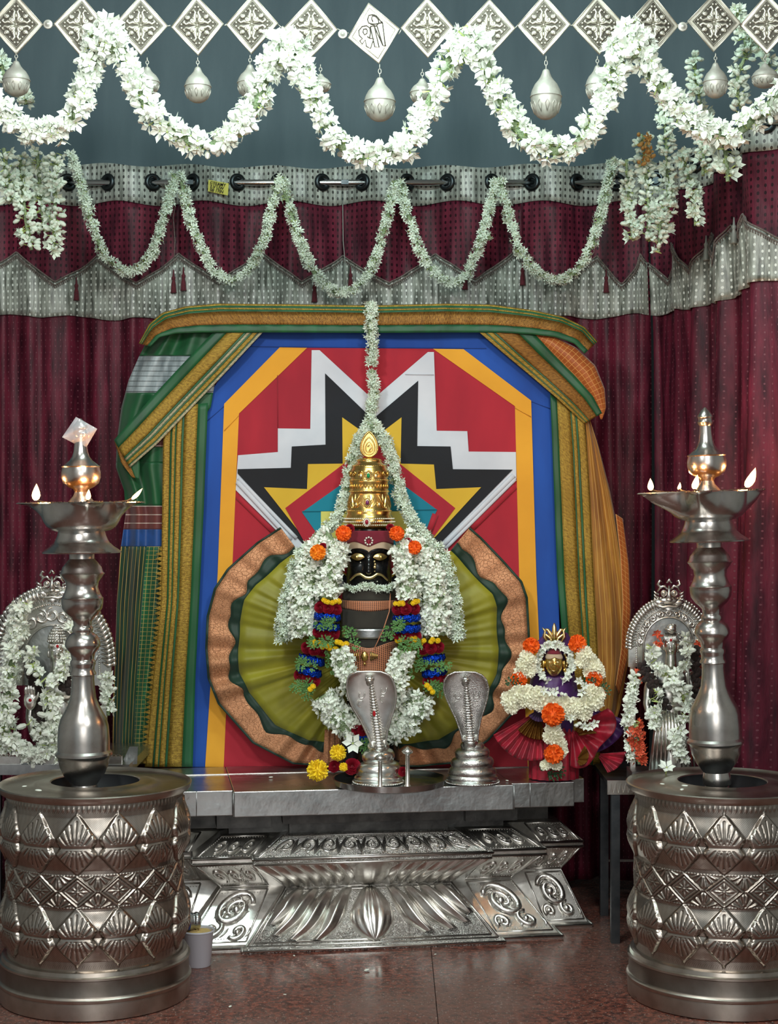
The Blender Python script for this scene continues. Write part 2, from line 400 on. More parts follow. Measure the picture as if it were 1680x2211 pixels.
def leafsprig_mb():
    m = MB(); rnd = random.Random(3)
    for k in range(7):
        a = -1.5+k*.5; d = Vector((math.sin(a), math.cos(a), 0)); t = Vector((d.y, -d.x, 0)); L = .7+.3*math.cos(a)
        for s in range(3):
            q = d*L*(.3+.25*s); dd = (d+t*rnd.choice((-.8, .8))).normalized() if s < 2 else d; tt = Vector((dd.y, -dd.x, 0)); l = .42
            z = Vector((0, 0, .08*s+rnd.uniform(-.05, .1)))
            m.add([q+z, q+dd*l*.5+tt*.13+z, q+dd*l*.5+z-Vector((0, 0, .04)), q+dd*l*.5-tt*.13+z, q+dd*l+z*1.4], [(0, 2, 1), (0, 3, 2), (1, 2, 4), (2, 3, 4)])
    return m
FL = {}
def reg(k, mbs, mats, smooth=False): FL[k] = [(mb, mb.mesh(k, mats, smooth)) for mb in mbs], mats
reg('jasmine_flower', [flower_mb(6, .35), flower_mb(5, .75, .34), flower_mb(6, .1, .27, twist=.4), bud_mb()], [pet_m, stem_m])
reg('garland_flower', [flower_mb(6, .3, .2), flower_mb(6, .6, .22), flower_mb(5, .1, .22, twist=.5)], [pet_g, stem_m])
reg('jasmine_bud', [bud_mb(), bud_mb(), flower_mb(5, .9, .36)], [pet_g, stem_m])
reg('petal_flower', [flower_mb(5, .5, .33), flower_mb(6, .25, .27, twist=.3), bud_mb()], [pet_m, stem_m])
reg('coral_flower', [flower_mb(5, .5, .3), flower_mb(4, .7, .35)], [pink_m, stem_m])
reg('marigold', [pompon_mb(120, .15, .42, .58, flat=.75)], [mari_m])
reg('amber_marigold', [pompon_mb(120, .15, .42, .58, flat=.75)], [mari2_m])
reg('yellow_chrysanthemum', [pompon_mb(110, .11, .52, .5)], [yfl_m])
reg('chrysanthemum', [pompon_mb(95, .15, .62, .42, flat=.8)], [cream_m])
wither_m, _t = mat('withered petal', srgb(176, 134, 74), .8)
reg('withered_bud', [bud_mb(), flower_mb(5, .9, .3)], [wither_m, stem_m])
reg('rose', [rose_mb()], [rose_m], True)
reg('leaf_sprig', [leafsprig_mb()], [leaf_m]); reg('dark_leaf_sprig', [leafsprig_mb()], [dleaf_m])
def dirmat(p, d, s, roll=None):
    d = Vector(d).normalized(); q = d.to_track_quat('Z', 'Y')
    if roll is None: roll = random.uniform(0, 2*PI)
    return Matrix.Translation(Vector(p)) @ q.to_matrix().to_4x4() @ Matrix.Rotation(roll, 4, 'Z') @ Matrix.Diagonal((s, s, s, 1))
def join_inst(name, kind, mats4, parent):
    bases, ms = FL[kind]; V = []; Fs = []; MI = []; off = 0
    tri = []
    for mb, me in bases:
        v = np.array([list(x) for x in mb.v], dtype=np.float64)
        ft = []; mi = []
        for f, k in zip(mb.f, mb.mi):
            for q in range(1, len(f)-1): ft.append((f[0], f[q], f[q+1])); mi.append(k)
        tri.append((v, np.array(ft, dtype=np.int64), np.array(mi, dtype=np.int32)))
    for i, M in enumerate(mats4):
        v, ft, mi = tri[i % len(tri)]; A = np.array(M)
        V.append(v @ A[:3, :3].T+A[:3, 3]); Fs.append(ft+off); MI.append(mi); off += len(v)
    V = np.concatenate(V); Fs = np.concatenate(Fs); MI = np.concatenate(MI); n = len(Fs)
    me = bpy.data.meshes.new(name); me.vertices.add(len(V)); me.vertices.foreach_set('co', V.ravel())
    me.loops.add(n*3); me.loops.foreach_set('vertex_index', Fs.ravel().astype(np.int32))
    me.polygons.add(n); me.polygons.foreach_set('loop_start', np.arange(0, n*3, 3, dtype=np.int32))
    me.polygons.foreach_set('loop_total', np.full(n, 3, dtype=np.int32)) if False else None
    for k in ms: me.materials.append(k)
    me.polygons.foreach_set('material_index', MI); me.update(calc_edges=True); me.validate()
    o = link(name, me, parent); b = Vector((0, 0, 0)); q = parent
    while q is not None: b += Vector(q.location); q = q.parent
    o.location = -b; o['kind'] = 'stuff'
    return o
def place(root, kind, M, name=None, var=None):
    bases, ms = FL[kind]; me = bases[(var if var is not None else random.randrange(len(bases)))][1]
    o = bpy.data.objects.new(name or kind, me); COL.objects.link(o)
    if root is not None:
        o.parent = root; b = Vector((0, 0, 0)); q = root
        while q is not None: b += Vector(q.location); q = q.parent
        M = Matrix.Translation(-b) @ M
    loc, rot, sc = M.decompose(); o.location = loc; o.rotation_mode = 'QUATERNION'; o.rotation_quaternion = rot; o.scale = sc
    return o
def resample(pts, step):
    pts = [Vector(p) for p in pts]; out = [pts[0]]; L = 0
    ds = [(pts[i+1]-pts[i]).length for i in range(len(pts)-1)]; tot = sum(ds); n = max(2, int(tot/step))
    for k in range(1, n+1):
        t = tot*k/n; acc = 0
        for i, d in enumerate(ds):
            if acc+d >= t-1e-9: out.append(pts[i].lerp(pts[i+1], (t-acc)/d if d else 0)); break
            acc += d
    return out
def smooth(pts, k=6):      # Catmull-Rom
    pts = [Vector(p) for p in pts]; q = [pts[0]]+pts+[pts[-1]]; out = []
    for i in range(1, len(q)-2):
        for j in range(k):
            t = j/k; a, b, c, d = q[i-1], q[i], q[i+1], q[i+2]
            out.append(.5*((2*b)+(c-a)*t+(2*a-5*b+4*c-d)*t*t+(3*b-a-3*c+d)*t**3))
    out.append(pts[-1]); return out
NFLOW = [0]
def strand(root, pts, rad, size, kind, parts=0, dens=1.0, core=.5, front=.0, outward=.8, jitter=.25, taper=None, down=0., stuffname='flower_mass', corename='core'):
    """flowers threaded round a path; the `parts` nearest the camera become objects, the rest one mass"""
    pts = smooth(pts); L = sum((pts[i+1]-pts[i]).length for i in range(len(pts)-1))
    rs = rad if callable(rad) else (lambda t: rad)
    ravg = sum(rs(i/10) for i in range(11))/11
    n = int(dens*L*2*PI*ravg/(size*size*1.15)); pp = resample(pts, L/200)
    ms = []
    for i in range(n):
        t = random.random(); k = min(len(pp)-2, int(t*(len(pp)-1))); c = pp[k].lerp(pp[k+1], t*(len(pp)-1)-k)
        T = (pp[k+1]-pp[k]).normalized(); U = T.cross(Vector((0, 1, 0)))
        if U.length < .1: U = T.cross(Vector((0, 0, 1)))
        U.normalize(); V = T.cross(U)
        a = random.uniform(0, 2*PI); d = U*math.cos(a)+V*math.sin(a)
        if d.y > front and random.random() < .65: d = d-Vector((0, 2*d.y, 0))
        r = rs(t)*random.uniform(.62, 1.0)
        g = (d*outward+T*random.uniform(-.5, .5)+Vector((random.uniform(-jitter, jitter), random.uniform(-jitter, jitter), random.uniform(-jitter, jitter)-down))).normalized()
        ms.append((c+d*(r-size*.25), g, size*random.uniform(.8, 1.15), d.y))
    ms.sort(key=lambda q: q[3]+random.uniform(-.2, .2))
    for q in ms[:parts]: place(root, kind, dirmat(q[0], q[1], q[2]))
    rest = [dirmat(q[0], q[1], q[2]) for q in ms[parts:]]
    if rest: join_inst(stuffname, kind, rest, root)
    if core: obj(corename, MB().tube(pp[::4]+[pp[-1]], [rs(i*4/len(pp))*core for i in range(len(pp[::4]))]+[rs(1)*core], 8), core_m, root)
    NFLOW[0] += n
# ---------------------------------------------------------------- the room
fl = MB()
obj_floor = struct('floor', MB().box((0, 2.6, -.03), (4.4, 5.6, .02)), joint_m, smooth=False)
xs = [-2.2, -.98, .10, 1.2, 2.2]; ys = [-.2, .8, 1.8, 2.8, 3.90, 4.8]
for i in range(len(xs)-1):
    for j in range(len(ys)-1):
        m = MB().box(((xs[i]+xs[i+1])/2, (ys[j]+ys[j+1])/2, -.0104+.0002*((i*7+j*3) % 3-1)), (xs[i+1]-xs[i]-.0016, ys[j+1]-ys[j]-.0016, .02))
        obj('floor_tile', m, granite, obj_floor, smooth=False)
struct('wall_back', MB().box((0, 4.86, 1.44), (4.4, .1, 2.9)), wall_m, smooth=False)
struct('wall_left', MB().box((-2.15, 2.6, 1.44), (.1, 4.4, 2.9)), plaster, smooth=False)
struct('wall_right', MB().box((2.15, 2.6, 1.44), (.1, 4.4, 2.9)), plaster, smooth=False)
struct('ceiling', MB().box((0, 2.6, 2.95), (4.4, 4.6, .1)), plaster, smooth=False)
# ---------------------------------------------------------------- curtains
CY = 4.56; PER = X(700, CY)-X(517, CY)
def curtain_path():        # plan of the cloth: along the back, round the corner, along the right side towards the camera
    back = [Vector((-1.28, CY, 0)), Vector((.70, CY, 0))]
    side = [Vector((.745, 4.50, 0)), Vector((.80, 4.29, 0)), Vector((.850, 4.08, 0)), Vector((.858, 3.88, 0)), Vector((.905, 3.80, 0)), Vector((1.25, 3.78, 0))]
    return resample(back+side, .004)
CP = curtain_path(); CL = [0]
for i in range(1, len(CP)): CL.append(CL[-1]+(CP[i]-CP[i-1]).length)
CL = np.array(CL); CPx = np.array([p.x for p in CP]); CPy = np.array([p.y for p in CP])
def cpos(s, z, off=0.):
    x = float(np.interp(s, CL, CPx)); y = float(np.interp(s, CL, CPy))
    x2 = float(np.interp(s+.03, CL, CPx)); y2 = float(np.interp(s+.03, CL, CPy)); x1 = float(np.interp(s-.03, CL, CPx)); y1 = float(np.interp(s-.03, CL, CPy))
    t = Vector((x2-x1, y2-y1, 0)).normalized(); n = Vector((t.y, -t.x, 0))
    k = min(1., max(0., (1.86-z)/.35)); kk = min(1., max(0., (1.7-z)/1.2))
    A = .026*(1-.45*k)
    s0 = X(282, CY)+1.28
    d = A*math.cos(2*PI*(s-s0)/PER)
    d += k*(.010*math.sin(2*PI*s/.097+1.4*math.sin(s*5.1)+.3*z)+.006*math.sin(2*PI*s/.051+2*math.sin(s*7.7)+.8*z))+kk*.019*math.sin(2*PI*s/.083+1.9*math.sin(s*4.1)+.5*z)
    d += kk*.018*math.sin(2*PI*s/.21+2.*math.sin(3.1*s)+1.2*z)
    return Vector((x, y, z))+n*(d+off)
def s_of_px(px): return X(px, CY)+1.28
ZH1, ZH0 = 1.981, 1.879          # heading band
def zig(s):      # top edge of the valance band
    pk = [-.02, s_of_px(35), s_of_px(210), s_of_px(385), s_of_px(565), s_of_px(740), s_of_px(940), s_of_px(1110), s_of_px(1290), s_of_px(1392), 2.16, 2.32, 2.48, 2.66, 2.86, 3.1, 3.4]
    for i in range(len(pk)-1):
        if pk[i] <= s <= pk[i+1]:
            t = (s-pk[i])/(pk[i+1]-pk[i]); w = 1-abs(2*t-1)
            return 1.742-.082*w**.9+.006*math.sin(9*s)
    return 1.74
VB = lambda s: 1.566+.006*math.sin(7*s)+.005*math.sin(2*PI*s/.19)
panels = [(0., s_of_px(384), 'maroon back curtain panel at the far left with silver band'), (s_of_px(385), s_of_px(739), 'maroon back curtain panel bearing the yellow tape tag'), (s_of_px(740), s_of_px(1128), 'maroon back curtain panel directly behind the gold crown'),
          (s_of_px(1129), s_of_px(1410), 'maroon back curtain panel in the right rear corner'), (s_of_px(1413), float(CL[-1])-.03, 'maroon side curtain turning along the right wall towards the viewer')]
def band(a, b, zt, zb, nz, off, uo=0.):
    n = max(8, int((b-a)/.0065)); m = MB()
    def fn(u, v):
        s = a+(b-a)*u; z1 = zt(s); z0 = zb(s); return cpos(s, z1+(z0-z1)*v, off)
    def uvf(u, v):
        s = a+(b-a)*u; return (s*1.15+uo, zt(s)+(zb(s)-zt(s))*v)
    return m.grid(fn, n, nz, uvf=uvf)
def solid(o, t):
    md = o.modifiers.new('thick', 'SOLIDIFY'); md.thickness = t; return o
def text(name, body, size, m, parent, ext=.0002, off=0.):
    cu = bpy.data.curves.new('ink', 'FONT'); cu.body = body; cu.size = size; cu.extrude = ext; cu.offset = off
    t = bpy.data.objects.new('ink', cu); COL.objects.link(t); bpy.context.view_layer.update()
    me = bpy.data.meshes.new_from_object(t.evaluated_get(bpy.context.evaluated_depsgraph_get())); bpy.data.objects.remove(t); me.materials.clear(); me.materials.append(m)
    return link(name, me, parent)
hz1 = lambda s: ZH1+.008*math.cos(2*PI*(s-s_of_px(282))/PER+2.6)+.004*math.sin(4*s)
hz0 = lambda s: ZH0-.006*math.sin(2*PI*(s-s_of_px(282))/PER)
for a, b, lab in panels:
    c = cpos((a+b)/2, .04); r = thing('curtain', (c.x, c.y, .03), lab, 'curtain', None)
    solid(obj('lower_cloth', band(a, b, lambda s: VB(s)+.03, lambda s: .03, 40, 0), maroon_lt, r), .0015)
    solid(obj('upper_cloth', band(a, b, lambda s: hz0(s)+.005, lambda s: VB(s)+.02, 10, 0), maroon, r), .0015)
    solid(obj('heading_band', band(a, b, hz1, hz0, 5, -.004 if False else .004), silver_cloth, r), .0015)
    solid(obj('valance_band', band(a, b, zig, VB, 8, .008), silver_cloth2, r), .0015)
    # fringe cord: two twisted rolls and hanging threads
    n = max(6, int((b-a)/.006)); ss = [a+(b-a)*i/n for i in range(n+1)]
    m = MB()
    for dz, rr in ((.002, .0022), (-.007, .0018)): m.tube([cpos(s, zig(s)+dz, .013) for s in ss], rr, 5)
    for i in range(int((b-a)/.0045)):
        s = a+(i+.5)*.0045; m.tube([cpos(s, zig(s)-.006, .014), cpos(s+.001, zig(s)-.016, .014)], [.0011, .0014], 3)
    obj('fringe', m, trim_m, r)
    # eyelets where the cloth crosses the rod
    s0 = X(282, CY)+1.28; k0 = int((a-s0)/(PER/2))-1
    for k in range(k0, k0+40):
        s = s0+PER*(.25+.5*k)
        if a+.012 < s < b-.012:
            p = cpos(s, 1.936); q = (cpos(s+.01, 1.936)-cpos(s-.01, 1.936)).normalized(); nn = Vector((q.y, -q.x, 0))
            ring = [p+nn*.006+(q*math.cos(t)+Vector((0, 0, 1))*math.sin(t))*.0175 for t in [2*PI*i/20 for i in range(20)]]
            e = MB().tube(ring, .0075, 8, closed=True, flat=1.0)
            hole = [p+nn*.0052+(q*math.cos(t)+Vector((0, 0, 1))*math.sin(t))*.014 for t in [2*PI*i/20 for i in range(20)]]
            e.add(hole, [tuple(range(20))]); obj('eyelet', e, ring_m, r)
def tassel(px, py, s=None):
    if s is None: s = s_of_px(px)
    z = Z(py, CY); c = cpos(s, z, .018)
    m = MB().lathe([(.0015, .03), (.003, .012), (.006, .008), (.0055, .003), (.004, 0), (.0065, -.01), (.008, -.03), (.009, -.034)], (c.x, c.y, c.z), 8)
    return m
allc = [o for o in COL.objects if o.name.startswith('curtain')]
for px, py, k in ((165, 622, 0), (375, 606, 0), (397, 602, 1), (680, 628, 1), (757, 600, 2), (1003, 602, 2), (1128, 590, 2), (1308, 606, 3)):
    obj('tassel', tassel(px, py), tassel_m, allc[k])
for s, py in ((2.30, 570), (2.50, 560)): obj('tassel', tassel(0, py, s), silver_cloth, allc[4])
rod = MB().tube([(-1.3, CY, 1.936), (.72, CY, 1.936)], .0088, 14)
rr = thing('curtain_rod', (0, CY, 1.9), 'chrome curtain rod passing through the dark eyelets of the curtains', 'curtain rod')
obj('pole', rod, rod_m, rr)
for px in (-100, 410, 745, 1010, 1335): obj('bracket', MB().box((X(px, CY), CY+.12, 1.936), (.02, .26, .012)), iron_m, rr, smooth=False)
rs_ = thing('curtain_rod', (.8, 4.1, 1.9), 'side curtain rod along the right wall half hidden by hanging jasmine', 'curtain rod')
obj('pole', MB().tube([(.745, 4.50, 1.936), (.80, 4.29, 1.936), (.850, 4.08, 1.936), (.858, 3.88, 1.936), (.905, 3.80, 1.936), (1.25, 3.78, 1.936)], .0088, 12), rod_m, rs_)
# tape tag with handwriting on the heading band
tg = thing('tape_tag', (X(472, CY), CY-.05, 1.93), 'small yellow tape tag with black handwriting stuck on the silver curtain heading', 'tag')
obj('tape', MB().poly([P(450, 388, 4.522), P(494, 396, 4.516), P(492, 422, 4.516), P(449, 413, 4.522)], .0012), label_m, tg, smooth=False)
for i, s in enumerate(('CTEAMY', '2.V LIW', '08 17IN')):
    o = text('handwriting', s, .0112, ink_m, tg, .0002, .0002); p = P(453, 397+i*7.6, 4.5145); o.location = p-Vector(tg.location); o.rotation_euler = (PI/2, .17, 0)
thr = MB().tube([P(740, 440, 4.50), P(741, 520, 4.498), P(748, 600, 4.495), P(752, 655, 4.49)], .0012, 5)
tag(obj('string', thr, silver_cloth, None), 'thin white string hanging down the middle curtain seam', 'string')
thr = MB().tube([P(381, 430, 4.50), P(374, 470, 4.495), P(378, 520, 4.49), P(376, 560, 4.49)], .001, 5)
tag(obj('string', thr, trim_m, None), 'thin wavy thread hanging below the second back garland peak', 'string')
# ---------------------------------------------------------------- patchwork star cloth
QY = 4.300
qr = thing('star_patchwork', (X(810, QY), QY, .383), 'patchwork cloth panel with a black and white star on red inside yellow and blue borders', 'cloth')
def patch(name, pts, m, lay, parent=qr, label=None):
    o = obj(name, MB().poly([P(x, y, QY-.0022*lay) for x, y in pts], .002), m, parent, smooth=False)
    if label: o['label'] = label
    return o
patch('blue_border', [(540, 717), (1060, 717), (1190, 846), (1205, 1240), (1216, 1656), (413, 1656), (430, 1240), (447, 860)], blue_c, 1)
patch('red_field', [(663, 751), (935, 753), (1112, 877), (1121, 1240), (1141, 1656), (483, 1656), (502, 1218), (516, 893)], red_c, 2)
patch('yellow_stripe', [(604, 750), (663, 751), (516, 893), (502, 1218), (483, 1656), (443, 1656), (470, 1240), (484, 872)], yel_c, 3)
patch('yellow_stripe', [(935, 753), (1001, 754), (1147, 865), (1158, 1240), (1176, 1656), (1140, 1656), (1121, 1240), (1112, 877)], yel_c, 3)
patch('white_star', [(673, 756), (690, 756), (805, 862), (924, 760), (937, 760), (943, 930), (1009, 931), (1012, 975), (1114, 976), (1115, 1033), (958, 1186), (800, 1330), (631, 1179), (509, 1058), (511, 1026), (514, 983), (600, 976), (600, 925), (670, 926)], wht_c, 4)
patch('black_star', [(702, 806), (805, 905), (903, 822), (901, 963), (973, 964), (978, 1013), (1107, 1014), (948, 1176), (800, 1310), (652, 1172), (513, 1022), (513, 1013), (628, 1010), (630, 964), (703, 960)], blk_c, 5)
patch('yellow_star', [(739, 901), (805, 948), (867, 901), (865, 1001), (937, 1003), (942, 1056), (1039, 1052), (941, 1158), (800, 1290), (659, 1165), (570, 1052), (663, 1056), (665, 1002), (740, 1001)], yel2_c, 6)
patch('red_star', [(805, 952), (862, 1000), (983, 1097), (937, 1158), (800, 1280), (656, 1168), (616, 1097), (740, 1003)], red_c, 7)
patch('teal_patch', [(805, 998), (944, 1101), (915, 1160), (800, 1210), (690, 1160), (652, 1106)], teal_c, 8)
patch('lemon_patch', [(693, 1104), (897, 1104), (897, 1165), (693, 1165)], pale_c, 9)
# folds of white and red cloth along the lower arms of the star
def fold(name, a, b, r, m, lay):
    p, q = P(a[0], a[1], QY-.0022*lay), P(b[0], b[1], QY-.0022*lay)
    obj(name, MB().tube(resample([p, q], .02), r, 8, flat=.5), m, qr)
fold('white_fold', (1110, 1026), (956, 1178), .006, wht_c, 5.5); fold('white_fold', (1113, 1034), (962, 1184), .005, wht_c, 4.6)
fold('white_fold', (512, 1040), (628, 1165), .006, wht_c, 5.5); fold('white_fold', (515, 1032), (640, 1162), .005, wht_c, 5.6)
fold('red_fold', (1112, 1050), (1020, 1140), .008, red_c, 3); fold('red_fold', (512, 1072), (590, 1148), .007, red_c, 3)
fold('red_fold', (940, 1110), (925, 1152), .008, red_c, 9)
# seams: thin raised hems
def seam(a, b, m, lay): obj('hem', MB().tube([P(a[0], a[1], QY-.0022*lay-.0004), P(b[0], b[1], QY-.0022*lay-.0004)], .0009, 5), m, qr)
seam((540, 748), (1050, 752), blue_c, 2); seam((448, 908), (486, 874), blue_c, 2); seam((1147, 866), (1188, 882), blue_c, 2); seam((599, 810), (600, 926), red_c, 3)
seam((484, 930), (516, 896), yel_c, 4); seam((1112, 880), (1147, 900), yel_c, 4); seam((875, 808), (937, 809), wht_c, 5.2); seam((652, 1104), (944, 1100), teal_c, 9)
board = MB().box((X(812, QY), QY+.03, .382+.545), (X(1150, QY)-X(475, QY), .04, 1.09)); tag(obj('backing_board', board, iron_m, None, smooth=False), 'board standing on the altar behind the patchwork cloth', 'board')
# ---------------------------------------------------------------- draped silk sarees
def lerp_poly(pts, t):
    return None
def curve2(pts, n):
    return resample([Vector((x, y, 0)) for x, y in pts], 1e9 if n < 2 else sum((Vector(pts[i+1])-Vector(pts[i])).length for i in range(len(pts)-1))/n)
def ribbon(A, B, n, k, Yf, a=0., b=1., wave=None, thick=.0018, back=True):
    """cloth strip between two outline curves (picture points); a..b picks a share of its width; Yf(t,w) is its depth"""
    ca = curve2(A, n); cb = curve2(B, n); m = MB()
    n = min(len(ca), len(cb))-1; L = 0; ls = [0]
    for i in range(1, n+1):
        ls.append(ls[-1]+((ca[i]+cb[i])/2-(ca[i-1]+cb[i-1])/2).length*QY/F)
    wd = (ca[n//2]-cb[n//2]).length*QY/F
    def fn(u, v):
        i = int(round(u*n)); w = a+(b-a)*v; p = ca[i].lerp(cb[i], w); return P(p.x, p.y, Yf(u, w))
    def uvf(u, v): return ((a+(b-a)*v)*wd, ls[int(round(u*n))])
    m.grid(fn, n, k, uvf=uvf)
    ar = m.v
    return m
def rib(name, A, B, shares, root, Yf, n=60, k=3):
    for a, b, mm, lift, nm in shares:
        o = obj(nm or name, ribbon(A, B, n, k, (lambda t, w, l=lift: Yf(t, w)-l), a, b), mm, root); solid(o, .0012)
SY = 4.272
gs = thing('saree', (X(330, SY), SY, .383), 'dark green silk saree with gold borders draped down the left side of the patchwork', 'saree')
Lx = [(330, 717), (300, 770), (278, 820), (262, 880), (252, 950), (250, 1010), (268, 1060), (272, 1110), (262, 1180), (252, 1300), (246, 1500), (243, 1648)]
Rx = [(470, 717), (470, 770), (465, 820), (455, 880), (400, 950), (388, 1010), (380, 1060), (378, 1110), (372, 1180), (362, 1300), (340, 1500), (328, 1652)]
def pleat(t, w):
    e = (1-w)
    return SY+.012+.018*math.sin(w*17+2*math.sin(t*7))*e+.030*(e**3)
def sub(L, y0, y1):
    out = []
    def at(y):
        for i in range(len(L)-1):
            if L[i][1] <= y <= L[i+1][1]:
                t = (y-L[i][1])/(L[i+1][1]-L[i][1]); return (L[i][0]+t*(L[i+1][0]-L[i][0]), y)
        return (L[-1][0], y) if y > L[0][1] else (L[0][0], y)
    ys_ = [y0]+[p[1] for p in L if y0 < p[1] < y1]+[y1]
    return [at(y) for y in ys_]
for y0, y1, mm, nm in ((717, 768, grn_c, 'plain_cloth'), (768, 848, slv_str, 'silver_band'), (848, 944, grn_c, 'plain_cloth'), (944, 965, mar_str, 'maroon_band'), (965, 998, grn_c, 'plain_cloth'), (998, 1092, grn_c, 'plain_cloth'), (1092, 1143, mar_str, 'maroon_band'), (1143, 1180, blu_s, 'blue_band')):
    o = obj(nm, ribbon(sub(Lx, y0, y1), sub(Rx, y0, y1), 18, 34, lambda t, w, y0=y0, y1=y1: pleat((y0+(y1-y0)*t-717)/935, w)), mm, gs); solid(o, .0015)
for a, b, mm, nm in ((0, .5, grn_thr, 'ribbed_cloth'), (.5, 1, grn_chk, 'checked_cloth')):
    o = obj(nm, ribbon(sub(Lx, 1180, 1650), sub(Rx, 1180, 1650), 60, 22, lambda t, w: pleat((1180+470*t-717)/935, w), a, b), mm, gs); solid(o, .0015)
# vertical border
VA = [(352, 960), (350, 1100), (347, 1300), (330, 1460), (312, 1656)]; VBd = [(449, 870), (440, 1100), (430, 1300), (422, 1460), (416, 1656)]
rib('border', [(356, 880)]+VA, VBd, [(0, .16, zari_g, 0, 'gold_edging'), (.16, .30, grn_c, -.001, 'green_line'), (.20, .27, zari_g, .0005, 'gold_line'), (.30, .42, zari_g, 0, 'gold_line'), (.42, .47, grn_c, 0, 'green_line'), (.47, .77, zari_g, .001, 'gold_border'), (.77, 1, grn_c, 0, 'green_selvage')], gs, lambda t, w: SY-.004+.003*math.sin(t*40)*.3)
tri = MB()       # temple pattern: gold triangles along the border edge
for i in range(44):
    t = i/44; y = 1180+470*t; xx = np.interp(y, [p[1] for p in VA], [p[0] for p in VA])
    w = 7+7*abs(math.sin(i*.9))
    tri.poly([P(xx+1, y, SY-.006), P(xx+1, y+10, SY-.006), P(xx-w, y+5, SY-.003)], .001)
obj('temple_pattern', tri, zari_g, gs, smooth=False)
# diagonal border at the top left corner
DA = [(463, 715), (400, 780), (330, 855), (285, 905), (246, 950)]; DB = [(570, 715), (480, 812), (400, 895), (340, 958), (280, 1010)]
dsh = [(0, .28, grn_c, 0, 'green_selvage'), (.28, .62, zari_g, .001, 'gold_border'), (.62, .68, grn_c, 0, 'green_line'), (.68, .75, zari_s, .0006, 'gold_line'), (.75, .80, grn_c, 0, 'green_line'), (.80, .90, zari_g, .0006, 'gold_line'), (.90, .93, grn_c, 0, 'green_line'), (.93, 1., zari_s, .0006, 'gold_line')]
rib('diagonal', DA, DB, dsh, gs, lambda t, w: SY-.012-.004*math.sin(t*9), 60, 3)
rib('tuck', [(246, 950), (262, 1000), (285, 1030)], [(300, 985), (302, 1010), (300, 1035)], [(0, .5, zari_b, 0, 'tucked_border'), (.5, 1, grn_c, 0, 'green_line')], gs, lambda t, w: SY-.006, 16, 4)
# top roll
tr = thing('saree', (X(800, SY), SY, Z(700, SY)), 'green saree border with a wide gold band rolled over the top edge of the patchwork', 'saree border')
TA = [(300, 742), (322, 700), (350, 676), (400, 662), (470, 656), (600, 657), (800, 660), (960, 656), (1060, 658), (1150, 670), (1215, 684), (1262, 706), (1290, 738)]
TB = [(325, 748), (345, 728), (380, 720), (430, 718), (500, 718), (620, 718), (800, 719), (960, 718), (1080, 718), (1150, 722), (1200, 728), (1240, 742), (1262, 764)]
rib('top', TA, TB, [(0, .06, zari_g, .001, 'gold_line'), (.06, .14, grn_c, 0, 'green_line'), (.14, .19, zari_g, .001, 'gold_line'), (.19, .27, grn_c, 0, 'green_line'), (.27, .72, zari_b, .001, 'gold_border'), (.72, 1, grn_c, 0, 'green_selvage')], tr,
    lambda t, w: SY-.02+.024*(1-w)**2+.0018*math.sin(t*130)*(1 if w < .75 else .2)-.004*math.sin(t*23), 180, 3)
# right side: ochre and orange saree
os_ = thing('saree', (X(1290, SY), SY, .383), 'ochre and orange striped silk saree with gold border draped on the right of the patchwork', 'saree')
RA = [(1188, 850), (1194, 1000), (1203, 1240), (1216, 1400), (1222, 1560), (1226, 1652)]; RB = [(1262, 905), (1270, 1000), (1282, 1240), (1290, 1400), (1294, 1560), (1296, 1652)]
rib('vert', RA, RB, [(0, .2, grn_c, 0, 'green_selvage'), (.2, .58, zari_g, .001, 'gold_border'), (.58, .62, grn_c, 0, 'green_line'), (.62, .72, zari_g, .0005, 'gold_line'), (.72, .78, grn_c, 0, 'green_line'), (.78, 1, zari_g, .0005, 'gold_edging')], os_, lambda t, w: SY-.004-.002*math.sin(t*35))
OB = [(1262, 870), (1292, 960), (1318, 1060), (1336, 1150), (1352, 1260), (1358, 1340), (1354, 1440), (1338, 1530), (1316, 1600)]
OA = [(1262, 870), (1268, 960), (1274, 1060), (1278, 1150), (1282, 1260), (1288, 1340), (1292, 1440), (1294, 1530), (1296, 1600)]
o = obj('ochre_cloth', ribbon(OA, OB, 60, 24, lambda t, w: SY+.004+.014*math.sin(w*11+1.5*math.sin(t*5))*w+.02*w**3, 0, 1), ochre_c, os_); solid(o, .0015)
o = obj('orange_cloth', ribbon([(1330, 1110), (1340, 1200), (1345, 1300), (1342, 1400), (1330, 1480)], [(1345, 1120), (1358, 1220), (1362, 1320), (1356, 1420), (1338, 1500)], 40, 6, lambda t, w: SY-.004+.01*w, 0, 1), orange_c, os_); solid(o, .0015)
EA = [(1150, 716), (1195, 765), (1240, 810), (1280, 855), (1300, 892)]; EB = [(1033, 716), (1090, 765), (1150, 815), (1205, 862), (1262, 915)]
rib('diag', EA, EB, [(0, .30, grn_c, 0, 'green_selvage'), (.30, .70, zari_b, .001, 'gold_border'), (.70, .75, grn_c, 0, 'green_line'), (.75, .86, zari_g, .0006, 'gold_line'), (.86, .90, grn_c, 0, 'green_line'), (.90, 1, zari_g, .0006, 'gold_line')], os_, lambda t, w: SY-.012-.003*math.sin(t*11))
o = obj('orange_cloth', ribbon([(1150, 722), (1195, 726), (1245, 752), (1285, 790), (1305, 840), (1308, 880), (1300, 905)], [(1150, 724), (1185, 756), (1215, 790), (1245, 822), (1272, 852), (1288, 876), (1297, 905)], 50, 12, lambda t, w: SY-.004-.02*math.sin(PI*w)*math.sin(PI*t), 0, 1), orange_c, os_); solid(o, .0015)
